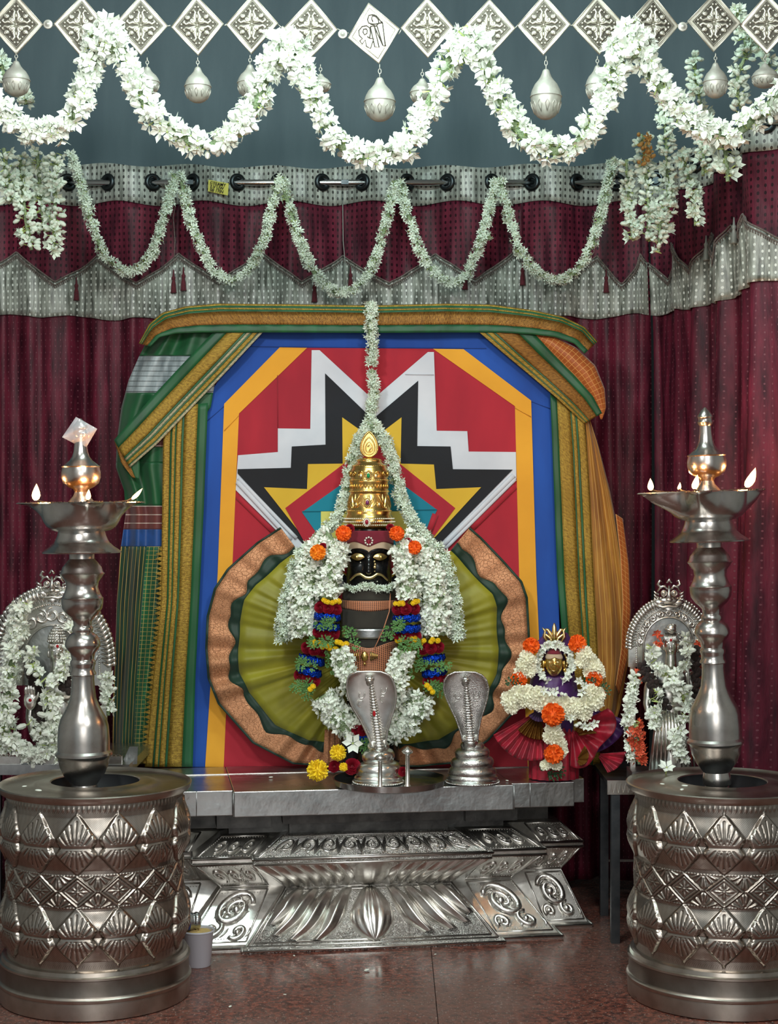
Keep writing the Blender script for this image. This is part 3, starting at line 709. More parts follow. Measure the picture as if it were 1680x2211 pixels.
# ---------------------------------------------------------------- pleated fan of olive silk
FY = 4.235
fan = thing('pleated_fan', (X(800, FY), FY, .383), 'olive silk cloth pleated into a round fan with copper border behind the crowned deity', 'pleated cloth')
FC = (800, 1400)
outl = {-58: (1015, 1138), -50: (1040, 1160), -40: (1088, 1210), -28: (1128, 1255), -20: (1140, 1290), 0: (1146, 1400), 12: (1138, 1470), 25: (1110, 1540), 40: (1055, 1600), 55: (985, 1648), 70: (905, 1656), 90: (800, 1656), 108: (718, 1656), 124: (632, 1650), 140: (545, 1605), 155: (470, 1520), 168: (448, 1465), 180: (443, 1400), 193: (446, 1330), 205: (462, 1270), 215: (490, 1228), 228: (555, 1170), 238: (605, 1138)}
ks = sorted(outl); inn = {}
def outer(a):
    x = np.interp(a, ks, [outl[k][0] for k in ks]); y = np.interp(a, ks, [outl[k][1] for k in ks]); return x, y
def fanpt(a, r):
    x, y = outer(a); px = FC[0]+(x-FC[0])*r; py = FC[1]+(y-FC[1])*r
    A = math.radians(a); amp = .009*min(1, r*1.1)*(.35+.65*min(1, max(0, (a+10)/60))*(1 if a < 150 else max(.25, 1-(a-150)/50)))
    amp *= .55+.6*math.sin(A*3.3+1)**2
    d = amp*(math.sin(A*17+2.6*math.sin(A*4)+1.6*math.sin(A*2.3))+.6*math.sin(A*38+3*math.sin(A*3.1)))+.003*math.sin(A*70+4*math.sin(5*A))*(1-r)
    d += .004*math.sin(math.radians(a)*9)
    return P(px, py, FY-d-.02*(1-r))
def fanband(r0, r1, nr, m, nm, a0=-58, a1=238):
    def fn(u, v):
        a = a0+(a1-a0)*u; rr = r0(a)+(r1(a)-r0(a))*v if callable(r0) else r0+(r1-r0)*v; return fanpt(a, rr)
    def uvf(u, v): return (math.radians(a0+(a1-a0)*u)*.36, (r0(0)+(r1(0)-r0(0))*v)*.4)
    o = obj(nm, MB().grid(fn, 420, nr, uvf=uvf), m, fan); solid(o, .0015)
w1 = lambda a: .80+.006*math.sin(math.radians(a)*11)
w2 = lambda a: .852+.022*math.sin(math.radians(a)*13+1)+.012*math.sin(math.radians(a)*29)
w3 = lambda a: .985
fanband(lambda a: .12, w1, 14, olive_c, 'olive_cloth'); fanband(w1, w2, 3, dgreen_c, 'dark_green_band'); fanband(w2, w3, 6, zari_c, 'copper_border'); fanband(w3, lambda a: 1., 2, dgreen_c, 'dark_edge')
o = obj('copper_pleat', ribbon([(702, 1575), (700, 1610), (698, 1648)], [(742, 1580), (744, 1612), (745, 1650)], 16, 12, lambda t, w: FY-.03+.006*math.sin(w*24), 0, 1), zari_c, fan); solid(o, .001)
# ---------------------------------------------------------------- silver-clad altar
AO = Vector((-.034, 3.97, 0)); AA = Vector((.989, .147, 0)).normalized(); AB = Vector((-AA.y, AA.x, 0))
def AP(u, w, z): return AO+AA*u+AB*w+Vector((0, 0, z))
altar = thing('altar_pedestal', (AO.x, AO.y+.2, 0), 'silver clad lotus pedestal with tiered scrolled panels standing on the red granite floor', 'pedestal')
def section(name, lv, m, back=.40, parent=altar, c=0.):
    mb = MB()
    for (z0, h0, w0), (z1, h1, w1) in zip(lv[:-1], lv[1:]):
        q0 = [AP(c-h0, w0, z0), AP(c+h0, w0, z0), AP(c+h0, back, z0), AP(c-h0, back, z0)]
        q1 = [AP(c-h1, w1, z1), AP(c+h1, w1, z1), AP(c+h1, back, z1), AP(c-h1, back, z1)]
        mb.add(q0+q1, [(0, 1, 5, 4), (1, 2, 6, 5), (2, 3, 7, 6), (3, 0, 4, 7)])
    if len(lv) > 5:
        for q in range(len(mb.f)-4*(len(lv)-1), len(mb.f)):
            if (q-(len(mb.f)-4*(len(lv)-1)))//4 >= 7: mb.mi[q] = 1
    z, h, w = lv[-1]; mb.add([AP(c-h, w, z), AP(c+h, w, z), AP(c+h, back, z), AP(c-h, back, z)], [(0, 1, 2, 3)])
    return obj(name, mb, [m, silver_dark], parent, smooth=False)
def surf(a, b):      # a,b: (z,h,w) lower and upper level -> point and normal for u in metres (at the lower width) and t from 0 bottom to 1 top
    def fn(u, t, h=0.):
        hw = a[1]+(b[1]-a[1])*t; p = AP(u*hw, a[2]+(b[2]-a[2])*t, a[0]+(b[0]-a[0])*t)
        e1 = AA; e2 = (AP(0, b[2], b[0])-AP(0, a[2], a[0])).normalized(); n = e1.cross(e2)
        return p+n*h
    return fn
def relief_leaf(mb, sf, spine, wid, ht, nu=8, nv=18, grooves=0, us=1., pw=1.):
    """raised leaf: spine is a list of (u,t) points, wid(v) its half width in u"""
    sp = smooth([Vector((x, y, 0)) for x, y in spine], 8); sp = resample(sp, sum((sp[i+1]-sp[i]).length for i in range(len(sp)-1))/nv)
    n = len(sp)-1
    def fn(u, v):
        i = int(round(v*n)); p = sp[i]; a = 2*u-1
        h = ht*(max(0, 1-a*a)**.5)*(min(1, math.sin(PI*min(1, v*1.0+.04))**.5 if v < .98 else 0)+.0)
        if grooves: h *= 1-.18*abs(math.sin(a*grooves*PI/2*1.0))
        return sf(p.x+a*wid(v), p.y, h-.0005)
    mb.grid(fn, nu, n)
def scroll(mb, sf, cu, ct, ru, rt, turns, a0, hand, r0, n=None):
    n = n or int(16*turns)+6; pts = []; rad = []
    for i in range(n+1):
        k = i/n; a = a0+hand*k*turns*2*PI; q = 1-.85*k
        pts.append(sf(cu+ru*q*math.cos(a), ct+rt*q*math.sin(a), .001)); rad.append(r0*(.35+.9*math.sin(PI*min(1, k*.8+.2))))
    mb.tube(pts, rad, 6); mb.ball(pts[-1], r0*1.5, 8, 5)
def frame(mb, sf, m=.04, mt=.06, r=.0022, beads=True, uw=1.0):
    for q in (0, 1):
        k = q*.035; pts = [sf(-uw+m+k, mt+k*1.6), sf(uw-m-k, mt+k*1.6), sf(uw-m-k, 1-mt-k*1.6), sf(-uw+m+k, 1-mt-k*1.6)]
        if q == 0 or not beads:
            for i in range(4): mb.tube([pts[i], pts[(i+1) % 4]], r, 5)
        else:
            for i in range(4):
                L = (pts[(i+1) % 4]-pts[i]).length; n = max(2, int(L/.0065))
                for j in range(n): mb.ball(pts[i].lerp(pts[(i+1) % 4], j/n), .0017, 5, 3)
# third (rear) tier, second tier wings, centre
T3 = [(0, .565, .115), (.006, .565, .115), (.012, .555, .125), (.135, .50, .175), (.20, .545, .13), (.212, .545, .13), (.255, .50, .18), (.26, .47, .19), (.32, .47, .19)]
T2 = [(0, .465, .02), (.006, .465, .02), (.012, .455, .03), (.128, .36, .125), (.20, .43, .05), (.213, .43, .05), (.255, .36, .12), (.258, .34, .125), (.32, .34, .125)]
T1 = [(0, .315, -.012), (.006, .315, -.012), (.012, .305, 0), (.128, .205, .105), (.204, .285, .01), (.217, .289, .006), (.258, .215, .09), (.260, .195, .10), (.288, .195, .10), (.290, .207, .085), (.32, .207, .085)]
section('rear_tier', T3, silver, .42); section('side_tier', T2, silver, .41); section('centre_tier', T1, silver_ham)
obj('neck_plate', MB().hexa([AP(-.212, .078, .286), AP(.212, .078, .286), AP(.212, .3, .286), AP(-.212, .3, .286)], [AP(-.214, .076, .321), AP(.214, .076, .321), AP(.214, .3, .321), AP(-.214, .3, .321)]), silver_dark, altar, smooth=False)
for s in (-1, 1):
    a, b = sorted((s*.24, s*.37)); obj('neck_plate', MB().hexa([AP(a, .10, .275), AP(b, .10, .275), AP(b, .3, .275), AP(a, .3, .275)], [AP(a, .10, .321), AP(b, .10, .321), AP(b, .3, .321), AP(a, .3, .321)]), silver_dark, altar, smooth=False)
sf = surf(T1[2], T1[3])
mb = MB(); relief_leaf(mb, sf, [(.0, .02), (.0, .4), (.0, 1.0)], lambda v: .21*max(0, math.sin(PI*(.0+.93*v)**.8))**.9+.003, .040, 16, 30, 5)
obj('central_petal', mb, silver, altar)
for s in (-1, 1):
    for k, (tx, bx, bt) in enumerate(((.33, .62, .10), (.58, .90, .16), (.86, 1.04, .26), (1.12, 1.06, .44))):
        tx2 = (.27, .46, .65, .83)[k]; bx2 = (.46, .66, .81, .89)[k]; bt2 = (.06, .08, .16, .34)[k] if s < 0 else (.14, .17, .27, .42)[k]
        mb = MB(); relief_leaf(mb, sf, [(s*bx2*1.02, bt2), (s*(bx2*.72+tx2*.28-.02), bt2+.2), (s*(bx2*.25+tx2*.75), .70), (s*(tx2-.03)*1.0, 1.0)], lambda v: .014+.088*math.sin(PI*(.08+.84*v))**.7, .030, 12, 24, 2)
        obj('lotus_petal', mb, silver, altar)
mb = MB(); frame(mb, sf, .01, .01, .003, False); obj('edge_bead', mb, silver, altar)
sf = surf(T1[3], T1[4])        # gadrooned underside of the lip
mb = MB(); relief_leaf(mb, sf, [(0, 0.02), (0, .5), (0, .97)], lambda v: .20*math.sin(PI*(.15+.7*v))**.6, .014, 12, 14, 7); obj('gadroon', mb, silver, altar)
for s in (-1, 1):
    for k in range(7):
        mb = MB(); relief_leaf(mb, sf, [(s*(.26+.115*k), .04), (s*(.22+.115*k), .5), (s*(.30+.115*k), .97)], lambda v: .07*math.sin(PI*(.12+.76*v))**.6, .013, 8, 12, 1); obj('gadroon', mb, silver, altar)
sf = surf(T1[5], T1[6])        # scroll band on top of the lip
mb = MB(); frame(mb, sf, .03, .06, .002, True)
for k in range(-4, 5):
    cu = k*.205; scroll(mb, sf, cu, .50, .085, .30, 1.4, PI*(.5+.3*k), 1 if k % 2 else -1, .0028)
    for d in (-1, 1):
        relief_leaf(mb, sf, [(cu+.10, .14), (cu+.10+d*.02, .5), (cu+.10+d*.05, .85)], lambda v: .02*math.sin(PI*v)**.6+.001, .004, 4, 8)
obj('scroll_band', mb, silver, altar)
def wing_scroll(sf, u0, u1, big=True):
    mb = MB(); c = (u0+u1)/2; h = (u1-u0)/2
    g = lambda u, t, hh=0.: sf(c+u*h, t, hh)
    frame(mb, g, .08, .05, .0024, True)
    s = 1 if c > 0 else -1
    if big:
        scroll(mb, g, -.02*s, .60, .62, .30, 1.9, PI*(.9 if s > 0 else .1), -s, .0085)
        scroll(mb, g, .38*s, .26, .34, .15, 1.3, PI*.4, s, .0065); scroll(mb, g, -.50*s, .22, .26, .13, 1.2, PI*1.2, -s, .006)
        for k in range(7):
            a = k*.9; relief_leaf(mb, g, [(.1*math.cos(a), .6+.06*math.sin(a)), (.34*math.cos(a+.3), .6+.17*math.sin(a+.3)), (.60*math.cos(a+.9), .57+.27*math.sin(a+.9))], lambda v: .10*math.sin(PI*v)**.7+.005, .012, 5, 10, 1)
        for k in range(5): relief_leaf(mb, g, [(-.8+.4*k, .12), (-.7+.4*k, .2), (-.55+.35*k, .30)], lambda v: .06*math.sin(PI*v)**.7+.004, .005, 4, 8)
    else:
        for k in (-1, 0, 1):
            scroll(mb, g, k*.52, .5, .22, .28, 1.5, PI*.5*k, 1 if k else -1, .0032)
            relief_leaf(mb, g, [(k*.52+.26, .15), (k*.52+.32, .5), (k*.52+.24, .88)], lambda v: .05*math.sin(PI*v)**.7+.003, .004, 4, 8)
    return mb
for T, pairs in ((T2, ((-1., -.66), (.66, 1.))), (T3, ((-1., -.80), (.80, 1.)))):
    for a, b in pairs:
        obj('scroll_panel', wing_scroll(surf(T[2], T[3]), a, b, True), silver, altar)
        obj('scroll_panel', wing_scroll(surf(T[3], T[4]), a, b, False), silver, altar)
        obj('scroll_panel', wing_scroll(surf(T[5], T[6]), a, b, False), silver, altar)
for T in (T1, T2, T3):
    for i in (1, 4, 5):
        z, h, w = T[i]; obj('lip_moulding', MB().tube([AP(-h, w-.001, z), AP(h, w-.001, z)], .0035, 6).tube([AP(h, w, z), AP(h, .4, z)], .0035, 6).tube([AP(-h, w, z), AP(-h, .4, z)], .0035, 6), silver, altar)
# slab on top
slab = thing('altar_slab', (AO.x, AO.y+.2, .322), 'thick altar top slab sheathed in dented silver sheet with stepped front corners', 'altar top')
def slabpiece(u0, u1, w, dz, back, nm, chamfer=0.):
    n = 40; mb = MB(); rnd = random.Random(int(u0*100))
    q0 = [(u0, w), (u1, w), (u1, back), (u0, back)]
    mb.hexa([AP(u, v, .322) for u, v in q0], [AP(u, v, .382+dz) for u, v in q0])
    o = obj(nm, mb, silver_sheet, slab, smooth=False); b = o.modifiers.new('bev', 'BEVEL'); b.width = .0018; b.segments = 2
    o.data.materials.clear(); o.data.materials.append(silver_sheet)
    return o
slabpiece(-.335, .335, -.012, 0, .37, 'centre_slab'); slabpiece(-.52, -.336, .012, -.0005, .37, 'side_slab'); slabpiece(.336, .492, .012, -.0005, .37, 'side_slab'); slabpiece(.493, .53, .06, -.001, .37, 'end_slab'); slabpiece(-.60, -.521, .06, -.001, .37, 'end_slab')
for u in (-.335, .335, .38, -.42): obj('sheet_seam', MB().tube([AP(u+(.0015 if u > 0 else -.0015), (-.0125 if abs(u) < .336 else .0115), .323), AP(u+(.0015 if u > 0 else -.0015), (-.0125 if abs(u) < .336 else .0115), .381)], .0012, 5), silver_sheet, slab)
obj('underside_lip', MB().hexa([AP(-.25, .03, .315), AP(.25, .03, .315), AP(.25, .3, .315), AP(-.25, .3, .315)], [AP(-.32, .0, .3225), AP(.32, .0, .3225), AP(.32, .3, .3225), AP(-.32, .3, .3225)]), silver_sheet, slab, smooth=False)
obj('top_strip', MB().hexa([AP(-.52, .245, .3815), AP(.5, .245, .3815), AP(.5, .252, .3815), AP(-.52, .252, .3815)], [AP(-.52, .245, .3835), AP(.5, .245, .3835), AP(.5, .252, .3835), AP(-.52, .252, .3835)]), silver, slab, smooth=False)
# ---------------------------------------------------------------- embossed drum stands
LY = 3.60; PXM = LY/F
def zf(py): return ZC-(py-HZ)*(LY-.206)/F
NP = 14
rowsd = [('u', zf(1834), zf(1762)), ('d', zf(1834), zf(1894)), ('x', zf(1968), zf(1895)), ('u', zf(2030), zf(1966)), ('d', zf(2030), zf(2092))]
def sm(e0, e1, x):
    t = max(0., min(1., (x-e0)/(e1-e0))); return t*t*(3-2*t)
def drum_r(a, z):
    r = .1865
    ztop = zf(1745); 
    r += .004*sm(zf(2106), zf(2112), z*1.0) if False else 0
    for kind, z0, z1 in rowsd:
        lo, hi = min(z0, z1), max(z0, z1)
        if not (lo <= z <= hi): continue
        t = (z-z0)/(z1-z0)
        sh = 0 if kind != 'x' else 0
        q = (a/(2*PI)*NP+sh) % 1; c = 2*q-1
        if kind in 'ud':
            r += .0120*math.sin(PI*min(1, .22+t*.9))*(1-t)**.35 if t < 1 else 0
            w = .985*(1-max(0., (t-.28)/.72))**.84 if t > .28 else .80+.185*math.sin(PI/2*t/.28)
            d = abs(c)/max(w, 1e-3)
            if d < 1:
                edge = sm(1., .80, d)
                r += .0085*edge*(1-.35*t)
                th = math.atan2(c, t+.25 if kind == 'u' else t+.25); k = math.hypot(c, t)
                if .10 < t < .80-.35*abs(c) and d < .88: r -= .0026*(max(0., math.cos(th*22))**3)
            else:
                r += .0006*math.sin(a*260)*math.sin(z*1500)
        else:
            y = (z-(lo+hi)/2)/((hi-lo)/2); D = abs(c)*.98+abs(y)*.98
            if abs(y) > .93: r += .003*max(0, math.sin(a*180))
            else:
                r += .0045*sm(.10, .0, abs(D-.88))+.003*sm(.05, .0, abs(D-.66))
                if D < .58: r += .003*max(0, math.cos(8*math.atan2(y, c)))*sm(.58, .2, D)
                if D > 1.0:
                    cc = 1-abs(c); th = math.atan2(cc, 1-abs(y)+.05); r += .0035*max(0., math.sin(th*13))*sm(1.0, 1.12, D)
    return r
def drum_mesh():
    prof = []; z = 0.
    zs = list(np.concatenate([np.linspace(zf(2106), zf(2092), 4), np.linspace(zf(2092), zf(1762), 250), np.linspace(zf(1762), zf(1742), 6)])); zs = sorted(set(round(float(q), 6) for q in zs))
    n = 616; mb = MB(); vs = []
    for zz in zs:
        for i in range(n):
            a = 2*PI*i/n; r = drum_r(a, zz)
            if zf(1757) < zz < zf(1748): r += .0018*max(0, math.sin(a*110))
            vs.append((r*math.cos(a), r*math.sin(a), zz))
    fs = []
    for j in range(len(zs)-1):
        for i in range(n): fs.append((j*n+i, j*n+(i+1) % n, (j+1)*n+(i+1) % n, (j+1)*n+i))
    mb.add(vs, fs); return mb
ZT = .4555
drum = thing('drum_stand', (0, 0, 0), 'round embossed silver drum on the left with four rows of lotus petals', 'stand', 'embossed silver drums under the lamps')
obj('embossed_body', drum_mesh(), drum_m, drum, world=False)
zb = [(.196, 0), (.203, .002), (.204, .03), (.2035, .036), (.206, .040), (.206, .0435), (.2025, .046), (.2010, .05), (.2005, .081), (.2035, .083), (.2035, .087), (.199, .089)]
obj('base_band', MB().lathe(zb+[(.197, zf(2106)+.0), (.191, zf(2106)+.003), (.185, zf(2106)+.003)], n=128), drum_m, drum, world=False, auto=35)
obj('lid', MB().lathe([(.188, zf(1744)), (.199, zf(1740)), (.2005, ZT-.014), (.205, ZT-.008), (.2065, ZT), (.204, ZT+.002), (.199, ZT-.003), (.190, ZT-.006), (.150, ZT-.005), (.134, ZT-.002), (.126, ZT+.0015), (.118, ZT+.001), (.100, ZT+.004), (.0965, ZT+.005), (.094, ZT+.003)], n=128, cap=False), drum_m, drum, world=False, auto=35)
obj('well', MB().lathe([(.0945, ZT+.003), (.094, ZT-.03), (.06, ZT-.032), (.002, ZT-.032)], n=64, cap=False), well_shade, drum, world=False)
def copytree(o, parent=None):
    c = o.copy(); COL.objects.link(c)
    if parent is not None: c.parent = parent
    for ch in list(o.children): copytree(ch, c)
    return c
dr2 = copytree(drum)
drum.location = (X(206, LY), LY, 0); drum.rotation_euler = (0, 0, -PI/2+PI/NP*.9)
dr2.location = (X(1560, LY), LY, 0); dr2.rotation_euler = (0, 0, -PI/2+PI/NP*.2); dr2['label'] = 'round embossed silver drum on the right strewn with white petals on its lid'
# ---------------------------------------------------------------- oil lamps
lp_stem = [(30, 1712), (31, 1703), (30, 1695), (28, 1686), (32, 1681), (37, 1674), (42, 1668), (46, 1660), (52, 1647), (55, 1632), (56, 1627), (61, 1622), (61, 1617), (56, 1612), (56, 1590), (54, 1560), (50, 1545), (42, 1530), (34, 1515), (28, 1500), (25.5, 1480), (24, 1460), (24.5, 1451), (28.5, 1449), (28, 1445), (25, 1440), (25, 1432), (27.5, 1426), (27, 1420), (24, 1416), (25, 1411), (27, 1402), (34, 1394), (38, 1386), (38, 1383), (37, 1376), (33, 1367), (26, 1360), (21, 1357), (23, 1352), (22, 1347), (19, 1343), (20, 1333), (27, 1325), (34, 1319), (43, 1306), (45, 1293), (45, 1286), (46, 1284), (43, 1282), (38, 1272), (34, 1260), (36, 1248), (43, 1239), (46, 1234), (49, 1231), (45, 1227), (42, 1217), (34, 1207), (27, 1199), (27, 1188), (26, 1184)]
lp_foot = [(25, 1186), (70, 1187), (84, 1186.5), (85, 1184), (80, 1180), (68, 1172), (62, 1166), (60, 1165), (56, 1158), (52, 1148), (50, 1140), (45, 1138)]
lp_top = [(28, 1076), (25, 1072), (17, 1063), (14, 1055), (17, 1049), (28, 1044), (38, 1036), (42, 1024), (42, 1012), (40, 1002), (42, 999.5), (39, 998), (33, 993), (25, 987), (19, 979), (15.5, 968), (13.5, 952), (12.5, 936), (15, 933), (17, 928), (15, 924), (15, 920), (17, 917), (16, 913), (9, 903), (2, 896)]
def lz(py, z0=1690): return ZT+.0*0+(1690-py)*PXM-.010
def prof(l): return [(r*PXM, lz(y)) for r, y in l]
def lamp(name, loc, lean, label, spouts, flames, topx, spow=34.):
    r = thing(name, (0, 0, 0), label, 'oil lamp', 'standing oil lamps')
    obj('stem', MB().lathe(prof(lp_stem), n=64), lamp_m, r, world=False, auto=40)
    obj('foot_flange', MB().lathe(prof(lp_foot), n=72), lamp_m, r, world=False, auto=40)
    zr = lz(1078)
    def rim(a):
        R = 88*PXM
        for sa, sl in spouts:
            d = abs((math.degrees(a)-sa+180) % 360-180); k = max(0, 1-d/25)
            R = max(R, 88*PXM+(sl-88)*PXM*k**1.25)
        return R
    bw = MB(); n = 120
    pr = [(.55, 1141), (.72, 1137), (.85, 1129), (.93, 1117), (.97, 1103), (.985, 1090), (.992, 1083), (1., 1079)]
    def outer(u, v, ins=0.):
        a = 2*PI*u; x = v*(len(pr)-1); i = min(len(pr)-2, int(x+1e-6)); f_, y_ = [pr[i][k]+(pr[i+1][k]-pr[i][k])*(x-i) for k in (0, 1)]
        base = 88*PXM*f_; R = base+(rim(a)-88*PXM)*max(0, (f_-.5)/.5)**spow
        return Vector(((R-ins)*math.cos(a), (R-ins)*math.sin(a), lz(y_)+ins*.6+(rim(a)-88*PXM)*.0))
    bw.grid(lambda u, v: outer(u, v), n, 15, closeu=True); bw.grid(lambda u, v: outer(u, v, .004), n, 15, closeu=True, flip=True)
    bw.grid(lambda u, v: outer(u, 1, .004*v)+Vector((0, 0, .0)), n, 1, closeu=True)
    obj('bowl', bw, lamp_m, r, world=False, auto=50)
    obj('oil', MB().grid(lambda u, v: Vector(((rim(2*PI*u)-.005)*v*math.cos(2*PI*u), (rim(2*PI*u)-.005)*v*math.sin(2*PI*u), zr-.003)), n, 3, closeu=True, flip=True), oil_m, r, world=False)
    sr = MB(); rnd = random.Random(5)
    for i in range(150):
        a = rnd.uniform(0, 2*PI); R = rim(a)*rnd.uniform(.86, .98); sr.ball((R*math.cos(a), R*math.sin(a), zr+.001), rnd.uniform(.001, .0026), 5, 3)
    obj('rim_crust', sr, wick_m, r, world=False)['kind'] = 'stuff'
    obj('finial', MB().lathe(prof(lp_top), n=56), lamp_m, r, world=False, auto=40)
    for sa, fr_, fh, tilt in flames:
        a = math.radians(sa); c = Vector((fr_*PXM*math.cos(a), fr_*PXM*math.sin(a), zr+.003)); o = (c.normalized())
        obj('wick', MB().tube([c+Vector((-c.x*.35, -c.y*.35, -.003)), c+Vector((-c.x*.1, -c.y*.1, 0)), c+Vector((0, 0, .005))], .0022, 6), wick_m, r, world=False)
        m = MB(); H = fh*PXM; R = H*.26
        pr2 = [(R*.35, 0), (R*.8, H*.12), (R, H*.3), (R*.85, H*.5), (R*.5, H*.75), (R*.15, H*.93), (R*.02, H)]
        mm = MB().lathe(pr2, n=14)
        mm.v = [(x+c.x+tilt*z, y+c.y, z+c.z+.003) for x, y, z in mm.v]
        obj('flame', mm, flame_m, r, world=False)
        d = bpy.data.lights.new('flame_light', 'POINT'); d.energy = .9; d.color = (1., .42, .13); d.shadow_soft_size = .01
        lo = bpy.data.objects.new('flame_light', d); COL.objects.link(lo); lo.parent = r; lo.location = c+Vector((tilt*H*.5, 0, H*.5+.012))
    r.location = loc; r.rotation_euler = (0, lean, 0)
    return r
lmp = lamp('oil_lamp', (X(186, LY), LY, 0.002), -.010, 'tall silver oil lamp on the left drum, its finial wrapped in clear plastic', [(180, 142), (-72, 125), (2, 140), (62, 125), (122, 125)], [(180, 98, 36, .05), (-68, 70, 22, .1), (3, 110, 24, .9)], 178)
lmp2 = lamp('oil_lamp', (X(1564, LY), LY+.012, 0.027), -.032, 'tall silver oil lamp on the right drum with bare pointed finial and burning wicks', [(192, 162), (-110, 130), (-4, 125), (60, 125), (125, 125)], [(192, 130, 26, 0.), (-118, 92, 30, .25), (-2, 86, 42, .45), (120, 95, 16, .2)], 1545, 11.)
obj('foot_riser', MB().lathe([(.030, lz(1712)-.026), (.030, lz(1712)-.022), (.026, lz(1712)-.018), (.026, lz(1712)+.002)], n=40), lamp_m, lmp2, world=False)
# polythene sleeve over the left finial
def PQ(px, py, dy): return P(px, py, LY+dy)
pb = thing('plastic_bag', tuple(P(172, 930, LY)), 'clear plastic bag pulled over the finial of the left lamp', 'bag')
pm = MB(); A = [(164, 900), (210, 926), (184, 970), (134, 944)]
def bagf(u, v, s):
    p = Vector(A[0]).lerp(Vector(A[1]), u).lerp(Vector(A[3]).lerp(Vector(A[2]), u), v)
    return P(p.x, p.y, LY+s*(.005+.017*math.sin(PI*u)**.6*(math.sin(PI*min(1, v*.9+.1))**.6)+.002*math.sin(u*14+v*9)))
pm.grid(lambda u, v: bagf(u, v, -1), 14, 14); pm.grid(lambda u, v: bagf(u, v, 1), 14, 14, flip=True)
obj('film', pm, poly_m, pb)
# ---------------------------------------------------------------- crowned stone deity
DY = 4.15; DXc = 797; K = DY/F
dt = thing('deity', (X(DXc, DY), DY, .383), 'black stone deity with gold eyes and moustache wearing a tall gold crown', 'idol')
dc = Vector((X(DXc, DY), DY, 0))
def dz(py): return ZC-(py-HZ)*(DY-.05)/F
def bodyr(py): return float(np.interp(py, [1120, 1140, 1160, 1200, 1240, 1262, 1280, 1300, 1350, 1450, 1560, 1650], [44, 46, 47, 48, 49, 49, 53, 54, 55, 52, 60, 66]))*K
def front(px, py, off=0.):   # point on the front of the round stone
    R = bodyr(py)+off; s = max(-1., min(1., (px-DXc)*K*.99/bodyr(py))); a = math.asin(s)
    return Vector((dc.x+R*math.sin(a), dc.y-R*math.cos(a), dz(py)))
body = MB(); body.lathe([(bodyr(y), dz(y)) for y in range(1650, 1118, -6)]+[(.03, dz(1112)), (.004, dz(1108))], (dc.x, dc.y, 0), 48)
obj('stone_body', body, black_stone, dt)
def fpatch(name, xl, xr, top, bot, off, m, nu=28, nv=10, parent=dt, bulge=0.):
    def fn(u, v):
        px = xl+(xr-xl)*u; t = top(px); b = bot(px); py = t+(b-t)*v
        return front(px, py, off+bulge*math.sin(PI*u)*math.sin(PI*v))
    o = obj(name, MB().grid(fn, nu, nv, uvf=lambda u, v: ((xr-xl)*u*K, (bot((xl+xr)/2)-top((xl+xr)/2))*v*K)), m, parent); md = o.modifiers.new('t', 'SOLIDIFY'); md.thickness = .0012; md.offset = -1
    return o
# face relief: brows, nose, cheeks, chin in one carved mask
def facefn(u, v):
    px = 750+94*u; py = 1150+114*v; x = (px-DXc)/47.; o = .002
    def g(cx, cy, sx, sy): return math.exp(-((px-cx)/sx)**2-((py-cy)/sy)**2)
    o += .012*g(797, 1225, 7, 16)*1.1+.008*g(797, 1236, 10, 7)     # nose
    o += .004*(g(776, 1188, 18, 7)+g(818, 1188, 18, 7))            # brows
    o -= .004*(g(776, 1204, 13, 8)+g(818, 1204, 13, 8))
    o += .006*(g(770, 1228, 14, 14)+g(824, 1228, 14, 14))          # cheeks
    o += .007*g(797, 1251, 20, 6)+.004*g(797, 1262, 16, 6)         # lips, chin
    return front(px, py, o)
obj('face', MB().grid(facefn, 60, 70), black_stone, dt)
browl = lambda px: 1196-12*max(0, 1-((px-777)/21)**2)**.5 if abs(px-777) < 21 else (1196-12*max(0, 1-((px-817)/21)**2)**.5 if abs(px-817) < 21 else (1200 if 790 < px < 804 else 1210))
heart = lambda px: 1179-9*math.exp(-((abs(px-797)-26)/17)**2)+2*math.exp(-((px-797)/7)**2)
fpatch('sandal_brow', 752, 842, lambda p: heart(p)-2, browl, .0085, beige_f, 60, 8)
fpatch('forehead_powder', 752, 842, lambda p: 1146+0*p, heart, .0095, mar_f, 40, 8)
for cx in (776, 818):
    m = MB()
    def eye(u, v, cx=cx):
        px = cx-13+26*u; q = math.sin(PI*u)**.8; py = 1202+(-7.5+15*v)*q-0*u
        return front(px, py, .0075+.005*math.sin(PI*u)*math.sin(PI*v))
    m.grid(eye, 16, 10); e = obj('eye', m, gold_pale, dt); solid(e, .001)
    c = front(cx, 1203, .0122); m = MB().ball(c, (.0046, .0022, .0046), 12, 8); obj('pupil', m, gold, e); obj('eye_rim', MB().tube([front(cx-13+26*i/12, 1202+7.5*math.sin(PI*i/12)**.8, .009) for i in range(13)], .0007, 5).tube([front(cx-13+26*i/12, 1202-7.5*math.sin(PI*i/12)**.8, .009) for i in range(13)], .0007, 5), gold, e)
mpts = []; 
for i in range(25):
    t = i/24; x = (t-.5)*2; py = 1240+6*math.cos(x*PI*1.25)*(1 if abs(x) < .8 else 1)-0
    py = np.interp(abs(x), [0, .18, .45, .7, 1.], [1247, 1246, 1238.5, 1241, 1253]); mpts.append(front(797+33*x, py, .0125))
obj('moustache', MB().tube(mpts, [.0012+.0030*math.sin(PI*min(1, .12+.76*i/24)) for i in range(25)], 8), gold_pale, dt)
